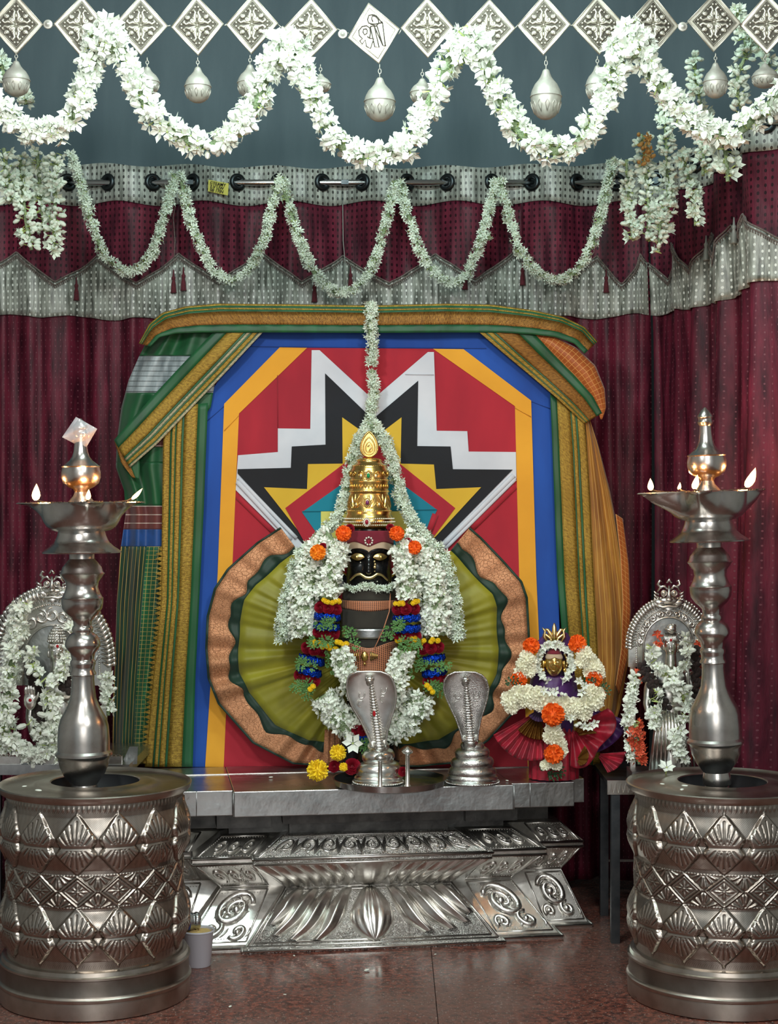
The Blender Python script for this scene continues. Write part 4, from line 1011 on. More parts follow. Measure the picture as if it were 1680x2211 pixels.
# forehead mark, nose ornament
m = MB()
for i in range(9):
    a = PI/2+i*2*PI/9; c = front(797+6.5*math.cos(a), 1168-8*math.sin(a), .012); m.ball(c, .0026, 8, 5)
tk = obj('forehead_ornament', m, pearl, dt); obj('gem', MB().ball(front(797, 1170, .013), (.003, .002, .006), 8, 6), gem_r, tk)
obj('nose_ring', MB().ball(front(808, 1218, .014), .0035, 10, 6).ball(front(807, 1224, .016), (.004, .002, .004), 10, 6).ball(front(807, 1233, .016), .0018, 8, 5).ball(front(807, 1212, .012), .003, 8, 5), gold_pale, dt)
for px, py in ((782, 1214), (797, 1226), (786, 1257), (800, 1258), (812, 1255)): obj('pearl_dot', MB().ball(front(px, py, .010 if py < 1230 else .012), .0016, 8, 5), pearl, dt)
# cloths round the body
fpatch('neck_cloth', 743, 851, lambda p: 1270+0*p, lambda p: 1300+0*p, .004, gbody_c, 30, 4)
fpatch('net_band', 740, 852, lambda p: 1297+0*p, lambda p: 1316+3*math.cos((p-797)/22), .006, mesh_c, 34, 5)
fpatch('chest_cloth', 742, 852, lambda p: 1314+0*p, lambda p: 1360+0*p, .005, gbody_c, 30, 6)
fpatch('silver_belt', 744, 850, lambda p: 1357+0*p, lambda p: 1378+0*p, .009, silver_sheet, 30, 5)
fpatch('waist_cloth', 742, 852, lambda p: 1377+0*p, lambda p: 1400+0*p, .005, gbody_c, 30, 4)
fpatch('net_skirt', 742, 852, lambda p: 1392+6*math.cos((p-797)/16), lambda p: 1470+0*p, .007, mesh_c, 40, 10)
br = MB(); br.ball(front(790, 1415, .016), (.009, .006, .0125), 16, 10); 
for s in (-1, 1):
    for k in range(4): br.box(front(790+s*(11+3.5*k), 1415, .014), (.0028, .004, .022-.004*k))
br.ball(front(790, 1431, .014), .004, 8, 6)
obj('gold_brooch', br, gold, dt)
obj('cord', MB().tube([front(838, 1282, .008), front(834, 1320, .012), front(822, 1360, .014), front(806, 1400, .014)], .0012, 6), mesh_c, dt)
# gold crown
cr = thing('gold_crown', (dc.x, dc.y, dz(1142)), 'tall gold crown with gems and a flame finial on the black stone head', 'crown')
cprof = [(46, 1143), (50, 1138), (53, 1132), (54, 1126), (53, 1120), (50, 1114), (48, 1110), (49, 1106), (48, 1102), (46.5, 1100), (45, 1090), (43, 1078), (41.5, 1068), (41, 1064), (43, 1062), (43, 1059), (41, 1056), (40.5, 1050), (41.5, 1044), (42.5, 1040), (42.5, 1037), (40, 1034), (41, 1026), (42, 1018), (40, 1013), (38, 1010), (38, 1007), (34, 1003), (31, 1000), (27, 997), (26, 994), (27, 992), (24, 990), (20, 989), (10, 987), (1, 986)]
obj('crown_body', MB().lathe([(r*K, dz(y)) for r, y in cprof], (dc.x, dc.y, 0), 64), gold, cr)
def cfront(px, py, off=0.):
    R = float(np.interp(-py, [-y for r, y in cprof], [r for r, y in cprof]))*K; s = max(-1, min(1, (px-DXc)*K/R)); a = math.asin(s)
    return Vector((dc.x+(R+off)*math.sin(a), dc.y-(R+off)*math.cos(a), dz(py)))
def beadring(y, n, rb, nm='bead_ring', mm=gold, off=0.):
    R = float(np.interp(-y, [-q for r, q in cprof], [r for r, q in cprof]))*K+off; m = MB()
    for i in range(n): m.ball((dc.x+R*math.cos(2*PI*i/n), dc.y+R*math.sin(2*PI*i/n), dz(y)), rb, 6, 4)
    return obj(nm, m, mm, cr)
for y, n, r in ((1005, 44, .0016), (1036, 60, .0015), (1061, 60, .0016), (1103, 70, .0016), (993, 30, .0014)): beadring(y, n, r)
m = MB()       # embossed leaves, scrolls and ribs
for i in range(36):
    a = 2*PI*i/36
    def ring(y, off=0., a=a):
        R = float(np.interp(-y, [-q for r, q in cprof], [r for r, q in cprof]))*K+off; return Vector((dc.x+R*math.cos(a), dc.y+R*math.sin(a), dz(y)))
    m.tube([ring(1055), ring(1050, .001), ring(1045)], [.0008, .002, .0008], 5)
def csf(a0):
    def f_(u, t, h=0.):
        y = 1099-(1099-1066)*t; R = float(np.interp(-y, [-q for r, q in cprof], [r for r, q in cprof]))*K+h; a = a0+u; return Vector((dc.x+R*math.sin(a), dc.y-R*math.cos(a), dz(y)))
    return f_
for k in range(8):
    s = csf(k*PI/4)
    for d in (-1, 1):
        relief_leaf(m, s, [(d*.02, .05), (d*.12, .4), (d*.30, .95)], lambda v: .06*math.sin(PI*v)**.6+.004, .004, 5, 10, 1); relief_leaf(m, s, [(d*.10, .05), (d*.26, .25), (d*.38, .5)], lambda v: .05*math.sin(PI*v)**.6+.004, .003, 5, 8)
    relief_leaf(m, s, [(0, .4), (0, .7), (0, 1.)], lambda v: .07*math.sin(PI*v)**.7+.004, .003, 5, 8)
for k in range(14):
    a0 = k*2*PI/14
    def s2(u, t, h=0., a0=a0):
        y = 1033-(1033-1014)*t; R = float(np.interp(-y, [-q for r, q in cprof], [r for r, q in cprof]))*K+h; a = a0+u; return Vector((dc.x+R*math.sin(a), dc.y-R*math.cos(a), dz(y)))
    scroll(m, s2, 0, .5, .15, .38, 1.3, 0, 1, .0014)
obj('embossing', m, gold, cr)
for (px, py, mm) in ((796, 1027, gem_g), (794, 1085, gem_p), (793, 1127, gem_r)):
    c = cfront(px, py, .004); g = MB()
    for i in range(14): a = 2*PI*i/14; g.ball(c+Vector((.0088*math.cos(a), -.001, .0105*math.sin(a))), .0018, 6, 4)
    q = obj('gem_setting', g.ball(c+Vector((0, .002, 0)), (.0085, .004, .010), 14, 8), gold_pale if py != 1127 else pearl, cr); obj('gem', MB().ball(c+Vector((0, -.002, 0)), (.0045, .004, .0062), 10, 8), mm, q)
obj('gem_setting', MB().ball(cfront(781, 1028, .002), (.005, .003, .006), 10, 6).ball(cfront(811, 1028, .002), (.005, .003, .006), 10, 6).ball(cfront(771, 1090, .002), (.004, .003, .006), 10, 6).ball(cfront(818, 1090, .002), (.004, .003, .006), 10, 6), gold_pale, cr)
for y, off in ((1134, .001), (1127, .002), (1120, .001)): beadring(y, 72, .0019, 'pearl_band', pearl, off)
m = MB()       # flame finial: pointed leaf with nested loops
def tear(s, y0=986, y1=931):
    pts = []
    for i in range(33):
        t = i/32; a = 2*PI*t; w = math.sin(a); yy = .5+.5*math.cos(a)     # 1 at top
        r = 19*s*(abs(w)**.9)*(.35+.85*(1-yy)**.5)
        cy = y0-(y0-y1)*(.30+(yy-.30)*s) if True else 0
        pts.append((DXc+math.copysign(r, w), cy))
    return pts[:-1]
fm = MB(); fm.poly([P(x, y, DY-.008) for x, y in tear(1.)], .012)
ff = obj('flame_finial', fm, gold, cr, smooth=False)
for s, r in ((.96, .0026), (.66, .0020), (.40, .0016)):
    obj('finial_loop', MB().tube([P(x, y, DY-.010) for x, y in tear(s)], r, 6, closed=True), gold, ff)
obj('finial_curl', MB().tube([P(797, 975, DY-.012), P(801, 967, DY-.013), P(798, 960, DY-.013), P(794, 965, DY-.013)], .002, 6), gold_pale, ff)
# ---------------------------------------------------------------- garlands on the deity
def pp(l, Y): return [P(x, y, Y if len(q) == 0 else q[0]) for x, y, *q in l]
rope = thing('jasmine_garland', tuple(P(803, 655, 4.23)), 'long white tuberose rope hanging from above and parting round the gold crown', 'garland')
strand(rope, pp([(804, 655), (801, 700), (804, 745), (803, 788)], 4.235), .0175, .0105, 'garland_flower', 60, .95)
strand(rope, pp([(803, 800), (806, 845), (801, 890), (799, 925)], 4.235), .0165, .0105, 'garland_flower', 60, .95)
for s, pts in ((-1, [(798, 915), (775, 955), (760, 1000), (748, 1060), (736, 1105), (700, 1150), (668, 1190)]), (1, [(804, 915), (832, 955), (848, 1000), (862, 1060), (878, 1105), (912, 1150), (938, 1190)])):
    strand(rope, pp(pts, 4.19), .0195, .0105, 'garland_flower', 90, 1.)
sidef = []
for s, pts in (('left', [(672, 1180), (645, 1215), (628, 1270), (615, 1330), (612, 1385)]), ('right', [(935, 1180), (958, 1215), (972, 1270), (983, 1330), (986, 1380)])):
    strand(rope, pp(pts, 4.14), .024, .0105, 'garland_flower', 60 if s == 'left' else 60, 1.05)
oc = thing('jasmine_garland', tuple(P(800, 1400, 4.10)), 'thick outer jasmine garland of the deity with rose, blue foil and leaf sections', 'garland')
for pts, r in (([(722, 1165), (690, 1195), (668, 1245), (658, 1300), (662, 1370)], .040), ([(868, 1165), (905, 1195), (928, 1245), (938, 1300), (938, 1370)], .040)):
    strand(oc, pp(pts, 4.11), r, .0125, 'jasmine_flower', 75, 1.15, core=.75)
for pts, r in (([(700, 1500), (722, 1535), (755, 1565), (790, 1580)], .040), ([(912, 1500), (895, 1535), (865, 1562), (830, 1580)], .040)):
    strand(oc, pp(pts, 4.09), r, .0125, 'jasmine_flower', 75, 1.15, core=.75)
ic = thing('jasmine_garland', tuple(P(800, 1350, 4.06)), 'inner jasmine garland of the deity framing the black face, roses at chest height', 'garland')
for pts, r in (([(735, 1175), (722, 1210), (712, 1250), (705, 1290)], .032), ([(862, 1175), (874, 1210), (880, 1250), (880, 1290)], .030)):
    strand(ic, pp(pts, 4.07), r, .0125, 'jasmine_flower', 60, 1.15, core=.75)
for pts, r in (([(735, 1400), (745, 1440), (765, 1490), (790, 1525)], .027), ([(872, 1405), (862, 1440), (852, 1490), (835, 1520)], .028)):
    strand(ic, pp(pts, 4.05), r, .0125, 'jasmine_flower', 60, 1.15, core=.75)
def band_roses(root, cx, cy, w, Y, ang, seq):
    """a coloured section of a garland: seq items (kind, dy)"""
    ca, sa = math.cos(ang), math.sin(ang)
    for kind, dy in seq:
        def at(dx, ddy=0, dY=0.): return P(cx+dx*ca-(dy+ddy)*sa*-1*0-(dy+ddy)*sa, cy+dx*sa+(dy+ddy)*ca, Y+dY)
        if kind == 'y':
            for i in range(int(w/3.2)):
                x = random.uniform(-w*.46, w*.46); place(root, 'yellow_chrysanthemum', dirmat(at(x, random.uniform(-3, 3), -.02+.02*(x/w*2)**2), (0, -1, .2), .0065)) if i % 2 else None
        elif kind == 'r':
            k = 3
            for i in range(k):
                x = (-.5+(i+.5)/k)*w*.95; place(root, 'rose', dirmat(at(x, random.uniform(-2, 2), -.014+.02*(x/w*2)**2), (x/w*.8, -1, random.uniform(-.1, .3)), .0155))
            for i in range(2): x = (-.25+i*.5)*w; place(root, 'rose', dirmat(at(x, random.uniform(-4, 4), .02), (x/w, -1, 0), .016))
        elif kind == 'b':
            m = MB(); c0 = at(0); R = w*.5*Y/F
            def fn(u, v):
                a = 2*PI*u; rr = R*(1+.05*math.sin(9*a+v*7)+.03*math.sin(17*a))*(.93+.10*math.sin(PI*v)); h = (v-.5)*.017
                return c0+Vector((rr*math.cos(a)*ca-h*sa*-1*0, rr*math.sin(a)*.8, -rr*math.cos(a)*sa+h+.0015*math.sin(11*a)))
            m.grid(fn, 48, 6, closeu=True); obj('foil_band', m, foil_m, root)
        elif kind == 'g':
            for i in range(5):
                x = random.uniform(-w*.45, w*.5); place(root, 'leaf_sprig', dirmat(at(x, random.uniform(-4, 5), -.030), (random.uniform(-.4, .4), -1, random.uniform(-.3, .5)), .017))
band_roses(ic, 707, 1335, 56, 4.065, .08, [('y', -37), ('r', -22), ('b', -3), ('g', 10), ('b', 18), ('r', 33), ('g', 50), ('y', 62)])
band_roses(ic, 878, 1338, 58, 4.065, -.05, [('y', -37), ('r', -22), ('b', -3), ('g', 10), ('b', 20), ('r', 36), ('g', 52), ('y', 44)])
band_roses(oc, 672, 1430, 56, 4.085, .25, [('y', -45), ('r', -28), ('b', -5), ('g', 8), ('b', 20), ('r', 36), ('g', 52)])
band_roses(oc, 935, 1428, 54, 4.085, -.15, [('y', -45), ('r', -28), ('b', -5), ('g', 10), ('b', 24), ('r', 42), ('g', 56)])
for px, py, Y in ((752, 1355, 4.05), (757, 1372, 4.05), (760, 1392, 4.05), (842, 1360, 4.05), (838, 1380, 4.05), (706, 1400, 4.06), (718, 1420, 4.06), (712, 1445, 4.06), (905, 1400, 4.06), (898, 1420, 4.06), (905, 1440, 4.06), (895, 1455, 4.06), (655, 1480, 4.07), (664, 1495, 4.07), (950, 1490, 4.07), (940, 1478, 4.07)):
    place(ic if Y < 4.055 else oc, 'leaf_sprig', dirmat(P(px, py, Y), (random.uniform(-.5, .5), -1, random.uniform(-.3, .4)), .019))
for px, py in ((735, 1388), (742, 1392), (728, 1386), (748, 1390), (670, 1488), (676, 1482), (922, 1480), (928, 1486), (934, 1494)): place(oc, 'yellow_chrysanthemum', dirmat(P(px, py, 4.05), (0, -1, .2), .007))
band_roses(oc, 783, 1590, 36, 4.06, .0, [('r', -14), ('b', 4), ('g', 20)])
for px, py, k, s in ((742, 1152, 'marigold', .020), (857, 1152, 'marigold', .019), (686, 1193, 'amber_marigold', .020), (895, 1182, 'marigold', .0175)):
    Y = 4.035 if k == 'x' else 4.045
    place(rope, k, dirmat(P(px, py, Y), (0, -1, .1), s)); place(rope, 'rose', dirmat(P(px+(14 if px < 800 and px > 700 else (12 if px < 700 else -14)), py-12, Y+.02), (.2, -1, .5), .012))
cs = thing('jasmine_garland', tuple(P(797, 1270, 4.09)), 'short row of white blossoms laid under the chin of the black stone face', 'garland')
strand(cs, [front(752+i*9, 1268+4*math.sin(i), .010) for i in range(11)], .0085, .0085, 'garland_flower', 50, 1.1)
# ---------------------------------------------------------------- front jasmine swags and back swags
def swag(name, label, pts, Y, rad, size, kind, parts, group, dens=1., **k):
    q = [P(x, y, Y) for x, y in pts]; c = sum(q, Vector())/len(q); r = thing(name, tuple(c), label, 'garland', group)
    strand(r, q, rad, size, kind, parts, dens, **k); return r
FG = 'bright jasmine swags hung across the front'; TY = 3.62
swag('jasmine_swag', 'large bright jasmine swag cut by the left edge, ending at the first peak', [(-25, 205), (10, 245), (60, 280), (110, 285), (165, 245), (185, 185), (205, 110), (222, 60)], TY, .030, .0185, 'jasmine_flower', 200, FG, .95, core=.36)
swag('jasmine_swag', 'large bright jasmine swag between the first and second peak, hanging over three pendants', [(240, 60), (262, 110), (290, 170), (322, 235), (370, 285), (430, 312), (480, 305), (530, 255), (565, 190), (590, 120), (606, 75)], TY, .029, .0185, 'jasmine_flower', 300, FG, .95, core=.36)
swag('jasmine_swag', 'large bright jasmine swag hanging below the central letter plaque', [(628, 75), (645, 130), (670, 200), (705, 270), (750, 325), (810, 342), (870, 325), (905, 270), (935, 205), (965, 140), (1000, 75)], TY, .028, .0185, 'jasmine_flower', 300, FG, .95, core=.36)
swag('jasmine_swag', 'large bright jasmine swag framing the large pendant right of centre', [(1025, 75), (1045, 130), (1075, 205), (1110, 270), (1160, 315), (1215, 325), (1265, 290), (1300, 235), (1325, 165), (1345, 70)], TY, .029, .0185, 'jasmine_flower', 300, FG, .95, core=.36)
swag('jasmine_swag', 'large bright jasmine swag running to the right edge', [(1375, 70), (1395, 130), (1430, 195), (1475, 245), (1530, 285), (1590, 285), (1640, 245), (1700, 190)], TY, .028, .0185, 'jasmine_flower', 220, FG, .95, core=.36)
for k, (x, y) in enumerate(((233, 60), (617, 85), (1010, 80), (1358, 70))):
    m = ('first', 'second', 'third', 'fourth')[k]
    swag('jasmine_bunch', m+' peak knot of bright jasmine from the left, where front swags meet', [(x-12, y+55), (x-8, y+15), (x, y-15), (x+8, y+15), (x+12, y+55)], TY-.02, .026, .0185, 'jasmine_flower', 70, 'knots of the front jasmine swags', .8, core=.3)
BG = 'thin jasmine swags hung before the curtain'; BY = 4.46
bs = [([(152, 330), (175, 400), (198, 480), (230, 555), (285, 588), (330, 545), (355, 470), (378, 375)], 'thin dim jasmine swag at the far left of the curtain'),
      ([(388, 372), (405, 450), (432, 530), (478, 600), (530, 590), (570, 520), (590, 440), (604, 380)], 'thin jasmine swag below the yellow tape tag'),
      ([(608, 385), (628, 460), (655, 540), (690, 605), (745, 632), (795, 590), (825, 510), (855, 390)], 'thin jasmine swag just left of the hanging tuberose rope'),
      ([(862, 388), (880, 460), (905, 540), (950, 600), (1000, 605), (1035, 530), (1055, 460), (1072, 385)], 'thin jasmine swag right of the hanging rope with a loose end'),
      ([(1080, 385), (1098, 460), (1125, 545), (1180, 600), (1240, 590), (1280, 520), (1305, 430), (1325, 340)], 'thin jasmine swag at the right rear corner of the curtain')]
for pts, lab in bs: swag('thin_jasmine_swag', lab, pts, BY, .0165, .0118, 'garland_flower', 80, BG, .75, core=.35)
swag('jasmine_strand', 'short loose jasmine end sticking out beside the fourth thin swag', [(1030, 520), (1060, 512)], BY-.01, .012, .0108, 'garland_flower', 20, None, .9)
ST = 'jasmine bud strands hanging at both sides'
for pts, Y, r, lab, sz in (
    ([(8, 320), (15, 370), (22, 435)], 4.0, .026, 'short jasmine bud strand at the extreme left edge', .013),
    ([(42, 335), (48, 400), (55, 470), (68, 540)], 4.02, .024, 'second jasmine bud strand from the left edge', .013),
    ([(80, 325), (86, 400), (92, 460), (98, 500)], 4.04, .024, 'third jasmine bud strand from the left edge, behind its neighbours', .013),
    ([(118, 335), (120, 400), (118, 470), (116, 550)], 4.02, .023, 'longest jasmine bud strand on the left next to the first thin swag', .013),
    ([(1352, 345), (1358, 420), (1366, 518)], 4.1, .020, 'jasmine bud strand ending lowest at the corner, leftmost of the right bunch', .0125),
    ([(1385, 290), (1392, 350), (1400, 440), (1398, 520)], 4.05, .021, 'jasmine bud strand with browned buds at its top', .0125),
    ([(1432, 180), (1436, 260), (1440, 350), (1442, 440), (1436, 500)], 4.05, .020, 'long jasmine bud strand beside the browned one', .0125),
    ([(1425, 440), (1425, 490), (1422, 545)], 4.0, .018, 'jasmine bud strand tail hanging lowest before the side valance', .0125),
    ([(1475, 330), (1490, 400), (1500, 450), (1502, 488)], 3.95, .021, 'jasmine bud strand hiding the side curtain eyelet', .0125),
    ([(1498, 120), (1504, 170), (1512, 225), (1520, 270), (1518, 380)], 3.9, .021, 'dim jasmine bud strand behind the right-hand round pendant', .0125),
    ([(1585, 10), (1600, 60), (1612, 110), (1592, 170), (1600, 235)], 3.85, .022, 'jasmine bud strand behind the last plaque at the top right', .013),
    ([(1628, 80), (1655, 130), (1672, 180)], 3.85, .022, 'short jasmine bud strand at the top right edge', .013),
    ([(1560, 290), (1568, 340), (1572, 392)], 3.68, .026, 'jasmine bunch drooping from the low point of the right front swag', .016)):
    swag('jasmine_strand', lab, pts, Y, r*.92, sz*1.05, 'jasmine_bud', 60, ST, .62, core=.2)
brs = [o for o in COL.objects if o.get('label', '').startswith('jasmine bud strand with browned')][0]
for i in range(16): place(brs, 'withered_bud', dirmat(P(1392+random.uniform(-14, 16), 292+i*4.2, 4.025), (random.uniform(-.6, .8), -1, random.uniform(-.5, .3)), .0125))
for x, y in ((28, 150), (48, 190), (60, 215)): pass
swag('jasmine_strand', 'dim jasmine cluster behind the leftmost pendant', [(2, 120), (12, 170), (50, 200), (55, 225)], 3.9, .016, .0125, 'jasmine_bud', 30, ST, .9, core=.3)
# ---------------------------------------------------------------- silver toran of diamond plaques
TPY = 3.66; KT = TPY/F
def plaque_parts(root, w, h, letter=False):
    b = MB(); b.poly([(0, 0, h), (w, 0, 0), (0, 0, -h), (-w, 0, 0)], .003); obj('plate', b, plaque_m, root, smooth=False, world=False)
    g = MB(); s = .80; g.poly([(0, -.0006, h*s), (w*s, -.0006, 0), (0, -.0006, -h*s), (-w*s, -.0006, 0)], .0005)
    obj('relief_ground', g, plaque_m if letter else plaque_d, root, smooth=False, world=False)
    m = MB(); c = [Vector((0, -.001, h)), Vector((w, -.001, 0)), Vector((0, -.001, -h)), Vector((-w, -.001, 0))]
    for i in range(4): m.tube([c[i]*.985, c[(i+1) % 4]*.985], .0012, 5); m.tube([c[i]*.83, c[(i+1) % 4]*.83], .0009, 5)
    for i in range(4):
        for j in range(22): m.ball((c[i].lerp(c[(i+1) % 4], (j+.5)/22))*.76, .0011, 5, 3)
    obj('beaded_rim', m, plaque_m, root, world=False)
    m = MB()
    if not letter:
        def sf(u, t, hh=0.): return Vector((u*w, -.0012-hh, t*h))
        for sx in (-1, 1):
            for sz in (-1, 1):
                hd = sx*sz
                scroll(m, sf, sx*.17, sz*.16, .11, .10, 1.3, PI*.5*sz, hd, .0029)
                m.tube([sf(sx*.02, sz*.05), sf(sx*.10, sz*.30), sf(sx*.05, sz*.42), sf(sx*.12, sz*.52), sf(sx*.18, sz*.46)], [.0016, .0038, .0028, .0032, .0026], 6)
                m.tube([sf(sx*.05, sz*.02), sf(sx*.30, sz*.10), sf(sx*.42, sz*.05), sf(sx*.52, sz*.12), sf(sx*.46, sz*.18)], [.0016, .0038, .0028, .0032, .0026], 6)
                scroll(m, sf, sx*.34, sz*.28, .08, .07, 1.1, PI*(.25 if sx > 0 else .75)*sz, -hd, .0025)
                m.ball(sf(sx*.06, sz*.60), .003, 6, 4); m.ball(sf(sx*.60, sz*.06), .003, 6, 4); m.ball(sf(sx*.24, sz*.42), .0024, 6, 4)
        m.ball(sf(0, 0), .003, 8, 5); m.ball(sf(0, .30), (.0025, .0015, .005), 6, 4); m.ball(sf(0, -.30), (.0025, .0015, .005), 6, 4)
        obj('scroll_relief', m, plaque_m, root, world=False)
    else:    # the raised double-outlined syllable, traced as strokes
        L = []
        def q(x, y): return Vector(((x-330)/1680*390*KT, -.0018, -(y-300)/1206*280*KT))
        L.append([(322, 195), (310, 165), (318, 140), (345, 145), (370, 170), (378, 205)])
        L.append([(300, 215), (350, 235), (372, 212)])
        L.append([(272, 175), (285, 135), (320, 128), (355, 140), (395, 190), (412, 200)])
        L.append([(272, 175), (282, 205), (312, 214), (345, 215), (412, 202)])
        L.append([(300, 238), (335, 236), (380, 430), (340, 425), (298, 238)])
        L.append([(335, 236), (415, 412)]); L.append([(412, 202), (438, 420), (415, 412), (360, 232)])
        L.append([(262, 260), (235, 262), (230, 290), (245, 315), (268, 300), (270, 275), (262, 260)])
        L.append([(290, 345), (300, 300), (292, 250), (262, 230), (222, 238), (192, 275), (195, 320), (225, 350), (200, 370), (222, 400), (252, 360), (262, 420), (300, 440), (330, 350), (290, 345), (270, 330)])
        for l in L: m.tube([q(x, y) for x, y in l], .0012, 6)
        o = obj('raised_letter', m, plaque_d, root, world=False); o.rotation_euler = (0, .17, 0)
WORDS = ['first', 'second', 'third', 'fourth', 'fifth', 'sixth', 'seventh', 'eighth', 'ninth', 'tenth', 'eleventh', 'twelfth', 'thirteenth', 'fourteenth']
pls = [(35, 53, 58, 58), (175, 56, 60, 60), (304, 55, 58, 62), (426, 55, 61, 68), (544, 52, 58, 70), (671, 62, 60, 62), (807, 72, 57, 66), (923, 60, 58, 66), (1055, 62, 58, 68), (1174, 54, 59, 68), (1292, 54, 58, 68), (1410, 54, 56, 68), (1542, 48, 55, 70), (1656, 52, 56, 62)]
pr1 = None
def dup(root, loc, label, rot=None):
    r = root.copy(); COL.objects.link(r); r.location = loc
    if rot is not None: r.rotation_euler = rot
    r['label'] = label
    for ch in list(root.children):
        c = ch.copy(); COL.objects.link(c); c.parent = r
        for g in ch.children:
            d = g.copy(); COL.objects.link(d); d.parent = c
    return r
notes = {0: 'above the leftmost pendant', 1: 'half hidden by the first peak', 2: 'right of the first flower peak', 3: 'fully clear between the first two peaks', 4: 'left of the second flower peak', 5: 'right of the second flower peak', 7: 'right of the letter plaque', 8: 'right of the third peak', 9: 'above the large pendant right of centre', 10: 'left of the fourth peak', 11: 'mostly hidden by the fourth peak, darker', 12: 'above the last clear round pendant', 13: 'cut by the right edge'}
base = None
for i, (x, y, w, h) in enumerate(pls):
    loc = tuple(P(x, y, TPY+.004*math.sin(i*2.1)))
    if i == 6:
        r = thing('diamond_plaque', loc, 'tilted silver diamond plaque with a large raised syllable, in the middle of the row', 'plaque', 'silver diamond plaques across the top')
        plaque_parts(r, 57*KT, 66*KT, True); r.rotation_euler = (0.04, -.17, 0); continue
    lab = 'silver diamond plaque, %s from the left, %s' % (WORDS[i], notes[i])
    rot = (.05*math.sin(i*3), .03*math.sin(i*1.7), .18*math.sin(i*1.3))
    if base is None:
        base = r = thing('diamond_plaque', loc, lab, 'plaque', 'silver diamond plaques across the top'); plaque_parts(r, 58*KT, 65*KT)
    else: r = dup(base, loc, lab)
    r.rotation_euler = rot
for x, y, lab in ((104, 53, 'small round silver boss between the first two plaques'), (740, 74, 'small round silver boss left of the letter plaque'), (1474, 58, 'small round silver boss near the right end of the row')):
    b = thing('round_boss', tuple(P(x, y, TPY-.002)), lab, 'boss', 'round bosses joining the plaques'); pr2 = [(.010, 0), (.0105, .002), (.009, .0035), (.0075, .003), (.006, .0045), (.004, .005), (.0028, .0075), (.0005, .008)]
    o = obj('disc', MB().lathe(pr2, n=28), pend_m, b, world=False); o.rotation_euler = (PI/2, 0, 0)
wires = MB()
ends = [(x+w, y) for x, y, w, h in pls]
for i in range(len(pls)-1):
    a = (pls[i][0]+pls[i][2]-3, pls[i][1]+(2 if i == 6 else 0)); b = (pls[i+1][0]-pls[i+1][2]+3, pls[i+1][1])
    wires.tube([P(a[0], a[1], TPY+.004), P((a[0]+b[0])/2, (a[1]+b[1])/2+1, TPY+.003), P(b[0], b[1], TPY+.004)], .0012, 5)
tag(obj('linking_wire', wires, pend_m), 'fine silver wire linking the diamond plaques end to end', 'wire')
pens = [(35, 112, 208, 29, 'leftmost silver pendant with an embossed lower half'), (318, 125, 205, 26, 'silver pendant mostly hidden by the first peak garland'), (427, 125, 222, 28, 'silver pendant clear between the first two peaks'), (540, 120, 212, 27, 'silver pendant left of the second peak, half covered'), (692, 140, 200, 22, 'silver pendant hidden behind the second peak blossoms'),
        (820, 140, 262, 33, 'large silver pendant under the letter plaque'), (912, 150, 225, 26, 'silver pendant whose edge shows left of the third peak'), (1179, 122, 258, 33, 'large silver pendant right of the third peak'), (1290, 122, 220, 25, 'silver pendant touching the fourth peak swag'), (1545, 116, 212, 26, 'round silver pendant near the right end'), (1652, 118, 190, 28, 'silver pendant at the right edge behind blossoms')]
def pend_profile(R, H):
    return [(r*R, z*H) for r, z in ((.02, 0), (.35, .015), (.62, .07), (.82, .16), (.95, .28), (1.0, .40), (1.0, .44), (1.03, .455), (1.0, .47), (.98, .53), (.90, .60), (.74, .70), (.52, .78), (.36, .85), (.27, .92), (.22, .97), (.14, 1.0), (.04, 1.005))]
for i, (x, y0, y1, hw, lab) in enumerate(pens):
    Y = TPY; top = y0+ (20 if hw < 30 else 28); H = (y1-top)*KT; R = hw*KT
    r = thing('silver_pendant', tuple(P(x, y1, Y)), lab, 'pendant', 'silver pendants hanging from the plaques')
    obj('shell', MB().lathe(pend_profile(R, H), n=40, mod=lambda a, z, R=R, H=H: 1+(.018*math.cos(a*14) if z < .30*H else 0)+(.03*math.cos(a*12) if z > .84*H else 0)), pend_m, r, world=False)
    m = MB()
    for k in range(12):
        a = k*2*PI/12; q = [Vector((R*rr*math.cos(a+da), R*rr*math.sin(a+da), z*H)) for rr, da, z in ((.78, 0, .12), (.97, -.14, .27), (1.01, 0, .35), (.97, .14, .27))]
        m.tube([q[0], q[1], q[2], q[3], q[0]], .0009, 4)
    obj('embossed_leaf', m, pend_m, r, world=False)
    obj('seam_ring', MB().tube([(R*1.02*math.cos(t), R*1.02*math.sin(t), .455*H) for t in [2*PI*j/40 for j in range(40)]], .0012, 5, closed=True), pend_m, r, world=False)
    n = 3; zz = H
    for k in range(n):
        L = (top-y0)*KT/n; c = Vector((0, 0, H+L*(k+.5))); ax = Vector((1, 0, 0)) if k % 2 else Vector((0, 1, 0))
        obj('chain_link', MB().tube([c+ax*math.cos(t)*.0032+Vector((0, 0, 1))*math.sin(t)*L*.62 for t in [2*PI*j/12 for j in range(12)]], .0009, 5, closed=True), pend_m, r, world=False)
